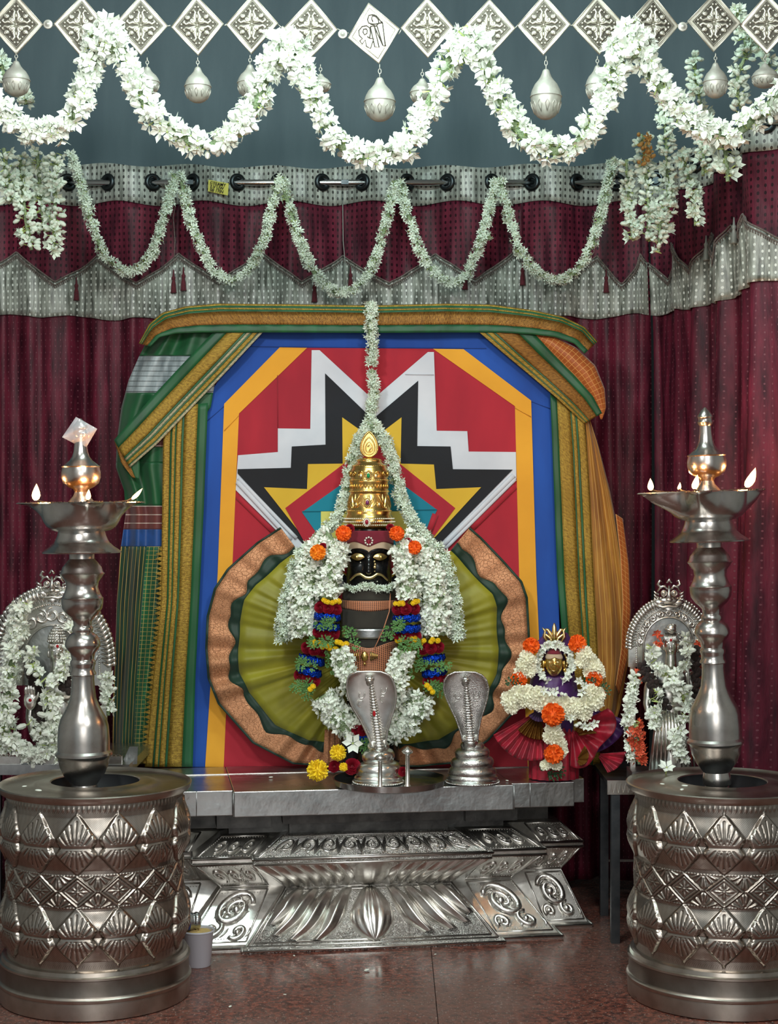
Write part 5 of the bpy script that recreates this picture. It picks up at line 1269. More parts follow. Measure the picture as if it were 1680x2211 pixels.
# ---------------------------------------------------------------- plate and silver serpents
ZS = .3835
def hood(mb, cxf, prof, Y, cup=.010, nu=26, nv=30):
    ys_ = [p[0] for p in prof]; hw = [p[1] for p in prof]; y0, y1 = ys_[0], ys_[-1]
    for sgn, fl in ((0, False), (.004, True)):
        def fn(u, v):
            y = y0+(y1-y0)*v; a = 2*u-1; w = float(np.interp(y, ys_, hw)); q = w*Y/F
            return Vector((X(cxf(y), Y)+q*math.sin(a*PI/2), Y-.0+cup*(abs(a)**2)*-1+sgn-.004*math.cos(a*PI/2)*0-.01*(1-v)**2, Z(y, Y)))
        mb.grid(fn, nu, nv, flip=not fl)
def serpent(label, Y, base, cxf, prof, coil, m_h, m_c, swirl):
    r = thing('silver_serpent', (X(base[0], Y), Y, base[2]), label, 'snake idol', None)
    k = Y/F; zz = lambda y: base[2]+(base[1]-y)*k
    h = MB(); hood(h, cxf, prof, Y-.012); obj('hood', h, m_h, r)
    ys_ = [p[0] for p in prof]; hw = [p[1] for p in prof]
    rim = []
    for s in (-1, 1):
        pts = [Vector((X(cxf(y), Y-.012)+s*float(np.interp(y, ys_, hw))*k, Y-.022-.01*(1-(y-ys_[0])/(ys_[-1]-ys_[0]))**2, Z(y, Y-.012))) for y in np.linspace(ys_[0], ys_[-1], 26)]
        rim.append(pts)
    top = rim[0][0].lerp(rim[1][0], .5)+Vector((0, 0, .001)); obj('hood_rim', MB().tube(rim[0][::-1]+[top]+rim[1], .0026, 7), m_h, r)
    b = MB()
    for i in range(26):
        y = ys_[0]+18+(ys_[-1]-ys_[0]-14)*i/25; w = 4.5+6.5*min(1, i/14); b.ball((X(cxf(y)+1, Y-.02), Y-.022-.004*0-.008*(1-i/25)**2, Z(y, Y-.02)), (w*k, .006, .0036), 10, 6)
    obj('belly_scales', b, m_h, r)
    hx = cxf(ys_[0]+14); hd = MB(); c = Vector((X(hx, Y), Y-.036, Z(ys_[0]+14, Y)))
    hd.ball(c, (.0115, .012, .0085), 14, 10); hd.ball(c+Vector((0, -.010, -.003)), (.008, .008, .005), 12, 8); hd.tube([c+Vector((0, .01, 0)), c+Vector((0, .022, -.012))], [.009, .010], 10)
    o = obj('head', hd, m_h, r); obj('eye', MB().ball(c+Vector((-.0075, -.007, .003)), .0024, 8, 6).ball(c+Vector((.0075, -.007, .003)), .0024, 8, 6), m_c, o)
    sw = MB()
    for s, (dx, dy), h2 in swirl:
        px, py = cxf(dy)+dx, dy; pts = [P(px+9*q*math.cos(s*t), py+11*q*math.sin(t), Y-.0275) for t, q in [(a*.35-.5, 1-.05*a) for a in range(15)]]
        sw.tube(pts, .0013, 5); sw.tube([P(px+6*math.cos(s*t), py+20+7*math.sin(t), Y-.0265) for t in [a*.4+1.5 for a in range(11)]], .0012, 5)
    obj('hood_mark', sw, m_h, r)
    cl = MB(); 
    for i in range(len(coil)):
        y, rad, tr = coil[i]; c = Vector((X(base[0], Y), Y+.004, zz(y)))
        cl.tube([c+Vector(((rad-tr)*k*math.cos(t), (rad-tr)*k*math.sin(t)*.85, .0022*math.sin(t+i))) for t in [2*PI*j/36 for j in range(36)]], tr*k, 12, closed=True)
    obj('coil', cl, m_c, r)
    n_ = MB(); yb = prof[-1][0]; n_.tube([P(cxf(yb-14), yb-14, Y-.012), P(cxf(yb), yb, Y-.008), Vector((X(base[0]-3, Y), Y-.002, zz(coil[0][0]+4)))], [prof[-1][1]*k*.9, prof[-1][1]*k*1.0, coil[0][1]*k*.75], 14); obj('neck', n_, m_c, r)
    mb = MB().lathe([(coil[-1][1]*k*.98, 0), (coil[-1][1]*k*1.03, .002), (coil[-1][1]*k*.98, .005), (coil[-1][1]*.7*k, .02), (coil[0][1]*k*.6, (base[1]-coil[0][0])*k*.9)], (X(base[0], Y), Y+.004, base[2]), 40); obj('base', mb, m_c, r)
    bd = MB(); 
    for j in range(60): t = 2*PI*j/60; bd.ball((X(base[0], Y)+coil[-1][1]*k*1.04*math.cos(t), Y+.004+coil[-1][1]*k*1.04*math.sin(t), base[2]+.003), .0022, 6, 4)
    obj('bead_rim', bd, m_c, r)
    return r
PY_ = 3.99
plate = thing('steel_plate', (X(842, PY_), PY_, ZS), 'round steel offering plate with raised rim carrying the front silver serpent', 'plate')
obj('dish', MB().lathe([(.002, .004), (.118, .004), (.128, .008), (.134, .019), (.137, .019), (.131, .004), (.120, 0), (.002, 0)], (X(842, PY_), PY_, ZS), 72, cap=False), steel, plate, auto=40)
# lathe profile runs inside to outside, so flip by solid shading only
serpent('polished silver serpent with spread hood standing in the steel plate', 4.0, (817, 1683, ZS+.0045), lambda y: 797+ (y-1450)*.13 if y < 1620 else 818, [(1449, 26), (1455, 42), (1465, 48), (1480, 52), (1500, 52), (1525, 46), (1550, 34), (1575, 24), (1598, 17), (1612, 15)], [(1604, 24, 9), (1626, 36, 16), (1656, 50, 19), (1674, 53, 9)], silver, silver, [(-1, (-24, 1500), 0), (1, (24, 1490), 0)])
serpent('scaly silver serpent with coiled body and hood to the right of the plate', 4.03, (1020, 1677, ZS), lambda y: 1003+(y-1450)*.08, [(1450, 22), (1457, 38), (1468, 45), (1485, 48), (1505, 44), (1525, 37), (1550, 27), (1575, 20), (1590, 17), (1600, 16)], [(1598, 26, 10), (1614, 38, 12), (1634, 47, 13), (1655, 53, 13), (1668, 56, 10)], silver_scale, silver_scale, [(-1, (-20, 1500), 0), (1, (20, 1500), 0)])
obj_red = MB().ball(P(808, 1541, 3.962), (.004, .0015, .007), 8, 6); tag(obj('vermilion_mark', obj_red, red_p), 'small red powder dab on the hood of the front serpent', 'powder mark')
for px, pt, lab in ((821, 1640, 'small silver knobbed stick standing in the plate in front of the serpent'), (880, 1626, 'small silver knobbed stick standing in the plate to the right of the serpent')):
    Y = 3.93 if px < 850 else 3.95; b = Vector((X(px, Y), Y, ZS+.004)); h = Z(pt-6, Y)-b.z
    r = thing('lamp_stick', tuple(b), lab, 'lamp stick', 'small silver sticks in the plate')
    obj('post', MB().lathe([(.009, 0), (.0075, .003), (.005, .006), (.005, h-.012), (.0065, h-.009)], tuple(b), 18), silver, r); obj('knob', MB().lathe([(.005, h-.010), (.0125, h-.006), (.014, h-.002), (.011, h+.002), (.005, h+.006), (.002, h+.009)], tuple(b), 20), silver, r)
def single(kind, name, px, py, Y, s, label, cat, group=None, d=(0, -1, .25), var=0):
    o = place(None, kind, dirmat(P(px, py, Y), d, s, 0.), name, var); return tag(o, label, cat, group)
single('yellow_chrysanthemum', 'yellow_chrysanthemum', 686, 1663, 3.97, .0265, 'round yellow chrysanthemum on the altar slab left of the plate', 'flower', 'yellow chrysanthemums')
single('yellow_chrysanthemum', 'yellow_chrysanthemum', 730, 1625, 4.02, .0205, 'yellow chrysanthemum heaped behind the left edge of the plate', 'flower', 'yellow chrysanthemums')
single('jasmine_flower', 'white_blossom', 762, 1605, 4.02, .028, 'large white blossom above the heaped petals by the plate', 'flower')
single('rose', 'red_rose', 760, 1655, 4.0, .022, 'loose red rose at the left of the serpent base', 'flower', 'loose red roses'); single('rose', 'red_rose', 722, 1655, 4.03, .016, 'loose red rose behind the round yellow chrysanthemum', 'flower', 'loose red roses')
single('yellow_chrysanthemum', 'yellow_blossom', 742, 1656, 3.99, .011, 'small yellow blossom between the two loose red roses', 'flower')
single('rose', 'red_rose', 870, 1666, 3.98, .013, 'red petals in the plate between the two silver sticks', 'flower', 'loose red roses'); single('rose', 'red_rose', 845, 1668, 3.975, .012, 'red petals in the plate beside the left silver stick', 'flower', 'loose red roses')
# scattered white petals
def petal(x, y, z, s, lab):
    m = MB().ball((0, 0, 0), (s, s*.5, s*.22), 8, 5); o = obj('fallen_petal', m, pet_m); o.location = (x, y, z); o.rotation_euler = (0, 0, random.uniform(0, 3)); tag(o, lab, 'petal')
def floorpetal(px, py, s, lab): g = G(px, py); petal(g.x, g.y, .003, s, lab)
floorpetal(792, 2097, .009, 'white petal lying on the granite in front of the central lotus petal'); floorpetal(497, 2176, .006, 'white petal on the floor low left of centre'); floorpetal(635, 2066, .005, 'white petal at the left foot of the pedestal'); floorpetal(1368, 2087, .005, 'white petal on the floor near the right drum'); floorpetal(615, 2150, .004, 'tiny white petal on the floor left of centre'); floorpetal(940, 2063, .004, 'tiny white speck of petal before the pedestal right half')
for px, py, Y, s, lab in ((585, 1667, 4.10, .006, 'white petal on the left part of the altar slab'), (1095, 1677, 4.05, .005, 'white petal beside the scaly serpent base'), (782, 1672, 3.99, .006, 'white petal in the plate left of the sticks'), (808, 1672, 3.97, .006, 'white petal in the plate close to the left stick'), (1575, 1680, 3.6, .001, '')):
    if lab: q = P(px, py, Y); petal(q.x, q.y, ZS+(.006 if 780 < px < 830 else .002), s, lab)
for dx, dy, s, lab in ((-.105, -.10, .008, 'white petal lying on the rim of the right drum lid'), (-.09, -.055, .010, 'white petal on the right drum lid nearer the well'), (-.135, -.03, .006, 'small petal at the far left of the right drum lid')): petal(X(1560, LY)+dx, LY+dy, ZT+.002, s, lab)
for dx, dy, s, lab in ((-.10, -.11, .009, 'upright white petal at the front of the left drum lid'), (-.14, -.06, .006, 'small white petal at the left of the left drum lid')): petal(X(206, LY)+dx, LY+dy, ZT+.002, s, lab)
single('jasmine_flower', 'white_blossom', 1440, 1657, 3.735, .022, 'white blossom fallen at the foot of the right silver idol', 'flower', None, (0, -.6, .8))
# ---------------------------------------------------------------- small draped goddess
GY = 4.10; gk = GY/F
gd = thing('goddess', (X(1196, GY), GY, .383), 'small seated goddess idol with gold face, purple shawl and pleated crimson skirt', 'idol')
def gp(px, py, dY=0.): return P(px, py, GY+dY)
tb = MB(); tb.lathe([(.055, .383), (.058, .44), (.048, .50), (.050, .56), (.054, .605), (.046, .622), (.024, .635), (.013, .642), (.012, .660)], (X(1196, GY), GY, 0), 36, scy=.75)
obj('body', tb, purple_c, gd)
def shawl(u, v):
    a = PI*(1.0+u); y = 1458+58*v; w = (45+12*v); return Vector((X(1196, GY)+w*gk*math.cos(a), GY+.02+w*gk*1.1*math.sin(a)*.9+.002*math.sin(u*30+v*5), Z(y, GY)))
solid(obj('purple_shawl', MB().grid(shawl, 40, 14), purple_c, gd), .002)
hd = MB()
def head(u, v):
    ph = PI*v; a = 2*PI*u; R = .0255; x = R*math.sin(ph)*math.cos(a)*.86; y = R*math.sin(ph)*math.sin(a); z = R*1.28*math.cos(ph)
    f = max(0, -math.sin(a)*math.sin(ph)); px = x/.0255; pz = z/.0325
    d = .0045*math.exp(-(px/.16)**2-((pz+.02)/.22)**2)*f-.0022*(math.exp(-((px-.36)/.2)**2-((pz-.16)/.12)**2)+math.exp(-((px+.36)/.2)**2-((pz-.16)/.12)**2))*f+.0016*math.exp(-(px/.3)**2-((pz+.42)/.1)**2)*f
    return Vector((x, y-d*1.2, z))+gp(1196, 1432, -.03)
hd.grid(head, 40, 34, closeu=True); obj('face', hd, gold, gd)
for s in (-1, 1):
    e = MB().ball(gp(1196+s*8.6, 1430, -.0570), (.0048, .0018, .0020), 10, 6); obj('eye', e, gold_pale, gd)
    ear = MB().ball(gp(1196+s*22, 1434, -.028), (.005, .004, .010), 10, 8).ball(gp(1196+s*23, 1447, -.03), .0055, 10, 7); obj('ear', ear, gold, gd)
    jm = MB()
    for k in range(6): jm.ball(gp(1196+s*(24+5*math.sin(k*.6)), 1414+6*k, -.018), .0048, 8, 6)
    obj('hair_ornament', jm, gold_pale, gd)
obj('mouth', MB().tube([gp(1190, 1447, -.0565), gp(1196, 1449, -.0585), gp(1202, 1447, -.0565)], .0011, 6), gold_pale, gd)
def cap(u, v, r=1.04, v0=0., v1=.42, y0=1432):
    ph = PI*(v0+(v1-v0)*v); a = PI+PI*u; R = .0255*r; return Vector((R*math.sin(ph)*math.cos(a)*.86, R*math.sin(ph)*math.sin(a), R*1.28*math.cos(ph)))+gp(1196, y0, -.0305)
solid(obj('powdered_brow', MB().grid(lambda u, v: cap(u, v, 1.06, .24, .345+.05*abs(math.sin(2*PI*u))), 24, 5), beige_f, gd), .0008)
solid(obj('maroon_cap', MB().grid(lambda u, v: cap(u, v, 1.09, .0, .27), 24, 8), mar_f, gd), .001)
cm = MB()
cm.ball(gp(1197, 1392, -.018), (.014, .008, .010), 14, 9)
for a, L, w in ((0, .040, .0065), (-24, .036, .005), (24, .036, .005), (-48, .028, .0045), (48, .028, .0045)):
    t = math.radians(a); d = Vector((math.sin(t), 0, math.cos(t))); c = gp(1197, 1386, -.018)
    cm.tube([c, c+d*L*.5+Vector((0, 0, 0)), c+d*L*.85+Vector((math.copysign(.004, a) if a else 0, 0, .002)), c+d*L+Vector((math.copysign(.008, a) if a else 0, 0, -.001 if a else .006))], [w*1.1, w, w*.8, w*.25], 8)
for s in (-1, 1):
    cm.tube([gp(1197+s*12, 1390, -.02), gp(1197+s*22, 1375, -.02), gp(1197+s*20, 1362, -.02), gp(1197+s*26, 1355, -.02)], [.003, .004, .003, .001], 8)
for dx, dy in ((-14, 0), (14, 0), (0, 4), (-7, -8), (7, -8)): cm.ball(gp(1197+dx, 1390+dy, -.028), .0035, 8, 6)
obj('gold_crest', cm, gold_pale, gd)
solid(obj('purple_veil', ribbon([(1160, 1385), (1172, 1372), (1200, 1362), (1225, 1366), (1238, 1390)], [(1160, 1420), (1180, 1412), (1200, 1412), (1220, 1412), (1238, 1425)], 24, 4, lambda t, w: GY-.005-.006*math.sin(PI*t)), purple_c, gd), .0015)
solid(obj('purple_back_cloth', ribbon([(1165, 1385), (1160, 1430), (1152, 1480)], [(1232, 1385), (1238, 1430), (1244, 1480)], 20, 10, lambda t, w: GY+.012), purple_c, gd), .0015)
obj('crimson_drape', MB().lathe([(.060, .384), (.060, .43), (.052, .49), (.040, .52)], (X(1196, GY), GY, 0), 90, scy=.8, mod=lambda a, z: 1+.05*math.sin(a*16), cap=False), crimson_c, gd)
# skirts: fan pleats
def skirt(name, c0, ang0, ang1, r0, r1f, n, m, z0, amp, tilt=.0, np_=8, parts=None):
    def fn(u, v):
        a = math.radians(ang0+(ang1-ang0)*u); R = r0+(r1f(u)-r0)*v
        w = math.sin(u*np_*2*PI); return gp(c0[0]+math.cos(a)*R, c0[1]+math.sin(a)*R, z0-.03*v-amp*w*(.35+.65*v)+.0)
    o = obj(name, MB().grid(fn, n, 16, uvf=lambda u, v: (u*.2, v*.1)), m, gd); solid(o, .0015); return o
skirt('crimson_skirt', (1165, 1535), 62, 152, 12, lambda u: 98+26*u-30*max(0, u-.6), 120, crimson_c, -.03, .008)
skirt('gold_hem', (1165, 1535), 78, 138, 14, lambda u: 62, 90, zari_b, -.036, .009, np_=6)
skirt('purple_waist', (1165, 1532), 60, 150, 8, lambda u: 26, 60, purple_c, -.046, .006, np_=6)
skirt('crimson_skirt', (1235, 1570), -28, 92, 10, lambda u: 88-8*u+10*math.sin(u*9), 120, crimson_c, -.03, .007, np_=4)
skirt('gold_hem', (1238, 1590), -75, -8, 12, lambda u: 46+8*math.sin(u*7), 60, zari_b, -.050, .004, np_=2)
skirt('gold_fold', (1245, 1640), -60, 60, 4, lambda u: 34-20*u, 40, zari_b, -.064, .004, np_=3)
skirt('purple_train', (1255, 1520), 20, 75, 10, lambda u: 110, 60, purple_c, .01, .006, np_=3)
skirt('crimson_train', (1290, 1628), -5, 60, 6, lambda u: 62-16*u, 50, crimson_c, -.01, .006, np_=3)
# her garlands
g1 = thing('chrysanthemum_garland', tuple(gp(1196, 1560, -.07)), 'cream chrysanthemum and orange marigold garland crossing the small goddess', 'garland')
def chrys(px, py, s, Y=-.05, kind='chrysanthemum', root=None): place(root if root is not None else g1, kind, dirmat(gp(px, py, Y), (random.uniform(-.3, .3), -1, random.uniform(-.2, .4)), s))
for px, py, s in ((1138, 1420, .017), (1130, 1437, .018), (1126, 1452, .017), (1145, 1428, .015), (1142, 1448, .016), (1262, 1412, .018), (1272, 1424, .017), (1256, 1428, .015), (1285, 1440, .018), (1274, 1450, .016), (1292, 1454, .016)): chrys(px, py, s*1.15)
for px, py, s in ((1100, 1510, .022), (1118, 1498, .022), (1140, 1497, .022), (1162, 1500, .022), (1182, 1512, .022), (1200, 1520, .021), (1222, 1522, .022), (1244, 1524, .022), (1265, 1522, .023), (1285, 1515, .023), (1105, 1525, .020), (1150, 1515, .020), (1232, 1540, .020), (1262, 1540, .020), (1290, 1500, .020), (1130, 1512, .020), (1276, 1492, .018), (1170, 1522, .019)): chrys(px, py, s, -.085)
for px, py, s in ((1194, 1575, .021), (1200, 1592, .022), (1206, 1608, .021), (1212, 1622, .017), (1186, 1592, .017), (1190, 1645, .017), (1178, 1652, .014), (1202, 1652, .014)): chrys(px, py, s, -.092)
for px, py, s, Y in ((1147, 1395, .0215, -.045), (1247, 1390, .0225, -.045), (1120, 1468, .021, -.055), (1283, 1465, .021, -.055), (1194, 1543, .0285, -.11), (1196, 1628, .024, -.11), (1092, 1505, .012, -.07), (1296, 1500, .015, -.07)): chrys(px, py, s, Y, 'marigold')
for px, py, s in ((1104, 1483, .024), (1112, 1487, .022), (1288, 1480, .026), (1298, 1488, .022), (1178, 1665, .022), (1190, 1668, .022), (1202, 1664, .02)): place(g1, 'dark_leaf_sprig', dirmat(gp(px, py, -.07), (.2, -1, .3), s))
g2 = thing('jasmine_garland', tuple(gp(1200, 1400, -.04)), 'small string of white blossoms round the head of the little goddess', 'garland')
for i in range(42):
    t = i/41*2*PI*.86+PI/2+.43; px = 1198+36*math.cos(t)*(1+.1*math.sin(9*t)); py = 1432+42*math.sin(t)
    if py > 1480: continue
    place(g2, 'petal_flower', dirmat(gp(px, py, -.032), (random.uniform(-.4, .4), -1, random.uniform(-.3, .3)), .0115))
for px, py in ((1188, 1392), (1198, 1386), (1206, 1392), (1176, 1396), (1212, 1398), (1198, 1394), (1182, 1388), (1232, 1550), (1243, 1566), (1262, 1568), (1285, 1562), (1250, 1562), (1274, 1568), (1200, 1492), (1212, 1498), (1190, 1494), (1174, 1490), (1222, 1500), (1262, 1480), (1250, 1470), (1256, 1495)):
    place(g2, 'petal_flower', dirmat(gp(px, py, -.045 if py < 1480 else -.10), (random.uniform(-.4, .4), -1, 0), .0125))
# ---------------------------------------------------------------- side tables
rt = thing('side_table', (X(1440, 4.1), 4.12, 0), 'grey iron side table with embossed silver edging, standing right of the altar', 'table')
ty = 4.02; zt = Z(1684, ty)
obj('table_top', MB().box(((X(1310, ty)+.76)/2, ty+.14, zt-.006), (.76-X(1310, ty), .30, .012)), iron_m, rt, smooth=False)
em = MB().box(((X(1310, ty)+.76)/2, ty-.012, zt-.016), (.76-X(1310, ty), .004, .034))
for i in range(26): x = X(1312, ty)+.006+i*.012; em.tube([(x-.005, ty-.015, zt-.028), (x, ty-.015, zt-.006), (x+.005, ty-.015, zt-.028)], .0012, 4)
obj('silver_edging', em, silver, rt, smooth=False)
g = G(1328, 2036)
for x, y in ((X(1328, ty), ty), (X(1282, 4.26)+.03, ty+.27), (.745, ty), (.745, ty+.27)): obj('leg', MB().box((x, y, (zt-.034)/2), (.021, .021, zt-.034)), iron_m, rt, smooth=False)
obj('crossbar', MB().box(((X(1328, ty)+.745)/2, ty+.27, .14), (.745-X(1328, ty), .006, .006)), steel, rt, smooth=False)
lt = thing('side_table', (X(130, 4.0), 4.05, 0), 'grey bench behind the left drum with embossed silver edging', 'table')
z2 = Z(1640, 4.0); obj('table_top', MB().box((X(105, 4.0), 4.10, z2-.012), (X(290, 4)-X(-80, 4), .36, .024)), steel, lt, smooth=False)
em = MB()
for a, b in ((-70, 42), (94, 195), (214, 262)):
    em.box((X((a+b)/2, 3.92), 3.93, z2+.009), (X(b, 3.92)-X(a, 3.92), .012, .020))
    for i in range(int((b-a)/9)): em.tube([P(a+5+i*9+5*math.cos(t), 1634+5*math.sin(t), 3.921) for t in [PI+PI*j/6 for j in range(7)]], .0011, 4)
obj('silver_edging', em, silver, lt, smooth=False)
for x in (-60, 252):
    for y in (3.94, 4.26): obj('leg', MB().box((X(x, 4.0), y, (z2-.024)/2), (.02, .02, z2-.024)), iron_m, lt, smooth=False)
bk = MB(); bk.hexa([P(262, 1650, 4.0)+Vector((0, d, 0)) for d in (0,)]+[P(296, 1650, 4.0), P(296, 1650, 4.06), P(262, 1650, 4.06)], [P(280, 1612, 4.0), P(298, 1612, 4.0), P(298, 1612, 4.06), P(280, 1612, 4.06)]); tag(obj('metal_bracket', bk, silver_sheet, smooth=False), 'small sloping silver bracket beside the left lamp foot', 'bracket')
# ---------------------------------------------------------------- silver idols with arches
def arch(root, cx, cy, w, h, base, Y, open_w, open_h):
    """horseshoe arch plate: half width w, crown at cy-h, springing at cy, feet at base"""
    def arc(rw, rh, n=36, dy=0.): return [(cx+rw*math.cos(t), cy-rh*math.sin(t)) for t in [PI*i/n for i in range(n+1)]]
    o_ = arc(w, h); i_ = arc(open_w, open_h); m = MB()
    po = [(cx+w, base)]+o_+[(cx-w, base)]; pi = [(cx+open_w, base)]+i_+[(cx-open_w, base)]
    n = len(po)
    vs = [P(x, y, Y) for x, y in po]+[P(x, y, Y) for x, y in pi]; vb = [v+Vector((0, .012, 0)) for v in vs]
    fs = [(i, i+1, n+i+1, n+i) for i in range(n-1)]+[(2*n+i, 2*n+n+i, 2*n+n+i+1, 2*n+i+1) for i in range(n-1)]+[(i, 2*n+i, 2*n+i+1, i+1) for i in range(n-1)]+[(n+i, n+i+1, 3*n+i+1, 3*n+i) for i in range(n-1)]
    m.add(vs+vb, fs); obj('arch_plate', m, silver, root, smooth=False)
    pm_ = [P(x, y, Y+.006) for x, y in pi]; bp = MB(); bp.poly(pm_, .004); obj('back_plate', bp, silver_sheet, root, smooth=False)
    m = MB(); N = 42 if w < 100 else 46
    for i in range(N+1):
        t = PI*i/N; t2 = t+(.05 if t > PI/2 else -.05)
        a = P(cx+w*.84*math.cos(t), cy-h*.84*math.sin(t), Y-.004); b = P(cx+w*.95*math.cos(t2), cy-h*.95*math.sin(t2), Y-.008); c = P(cx+w*1.05*math.cos(t2*.98+.03), cy-h*1.05*math.sin(t2*.98+.03), Y-.002)
        m.tube([a, b, c], [.0016, .0042*w/88, .0035*w/88], 6); m.ball(c, .0042*w/88, 7, 5)
    obj('flame_rim', m, silver, root)
    m = MB()
    for rr in (.80,):
        for i in range(70): t = PI*i/69; m.ball(P(cx+w*rr*math.cos(t), cy-h*rr*math.sin(t), Y-.004), .0024, 6, 4)
        for k in range(10): m.ball(P(cx+w*rr, cy+k*4, Y-.004), .0024, 6, 4); m.ball(P(cx-w*rr, cy+k*4, Y-.004), .0024, 6, 4)
    obj('bead_line', m, silver, root)
    m = MB(); mr = (1+open_w/w*1.0)/2*.86
    for i in range(11):
        t = PI*(.04+.92*i/10); ru = (.80*w+open_w)/2; rv = (.80*h+open_h)/2; c = (cx+ru*math.cos(t), cy-rv*math.sin(t)); q = (.80*w-open_w)/2*.80
        pts = []; rad = []
        for j in range(22): a = t+j*.42*(1 if i % 2 else -1); s = q*(1-j/26); pts.append(P(c[0]+s*math.cos(a), c[1]-s*math.sin(a), Y-.003)); rad.append(.0020+.0020*math.sin(PI*j/21))
        m.tube(pts, rad, 5)
        for d in (-1, 1): tt = t+d*.10; m.ball(P(cx+ru*math.cos(tt)*1.02, cy-rv*math.sin(tt)*1.02, Y-.003), (.003, .0015, .004), 6, 4)
    obj('scroll_relief', m, silver, root)
    obj('inner_edge', MB().tube([P(x, y, Y-.004) for x, y in pi], .0024, 6), silver, root)
    # lion-like guardian mask at the crown
    m = MB(); ky = cy-h-14
    m.ball(P(cx, ky+16, Y-.004), (.026, .012, .010), 16, 9); m.ball(P(cx-20, ky+20, Y-.004), (.016, .010, .009), 12, 8); m.ball(P(cx+20, ky+20, Y-.004), (.016, .010, .009), 12, 8)
    m.tube([P(cx, ky-16, Y-.010), P(cx, ky, Y-.014), P(cx, ky+12, Y-.018)], [.003, .004, .007], 10); m.ball(P(cx, ky+14, Y-.016), (.009, .007, .006), 12, 8)
    for s in (-1, 1):
        m.ball(P(cx+s*11, ky, Y-.008), (.0085, .006, .0085), 12, 8); m.tube([P(cx+s*11+6*math.cos(t), ky+6*math.sin(t), Y-.014) for t in [2*PI*j/14 for j in range(14)]], .0012, 5, closed=True); m.ball(P(cx+s*11, ky, Y-.016), .0032, 8, 6)
        m.tube([P(cx+s*4, ky-8, Y-.010), P(cx+s*10, ky-16, Y-.010), P(cx+s*18, ky-14, Y-.010), P(cx+s*25, ky-4, Y-.008)], [.002, .0035, .003, .0015], 7)
        m.tube([P(cx+s*16, ky-12, Y-.006), P(cx+s*24, ky-20, Y-.006), P(cx+s*20, ky-28, Y-.006), P(cx+s*16, ky-25, Y-.006)], [.004, .004, .003, .0015], 8)
        for k in range(3): m.tube([P(cx+s*22, ky+2+k*7, Y-.004), P(cx+s*30, ky-1+k*7, Y-.004), P(cx+s*33, ky-5+k*7, Y-.004)], [.003, .003, .001], 6)
    m.tube([P(cx-30, ky+26, Y-.010), P(cx-14, ky+30, Y-.012), P(cx, ky+28, Y-.013), P(cx+14, ky+30, Y-.012), P(cx+30, ky+26, Y-.010)], [.002, .0035, .0035, .0035, .002], 8)
    m.add([P(cx-10, ky+31, Y-.011), P(cx+10, ky+31, Y-.011), P(cx, ky+43, Y-.011), P(cx, ky+34, Y-.017)], [(0, 3, 1), (1, 3, 2), (2, 3, 0)])
    m.tube([P(cx-5, ky-22, Y-.006), P(cx, ky-30, Y-.006), P(cx+5, ky-22, Y-.006)], .003, 7)
    obj('guardian_mask', m, silver, root)
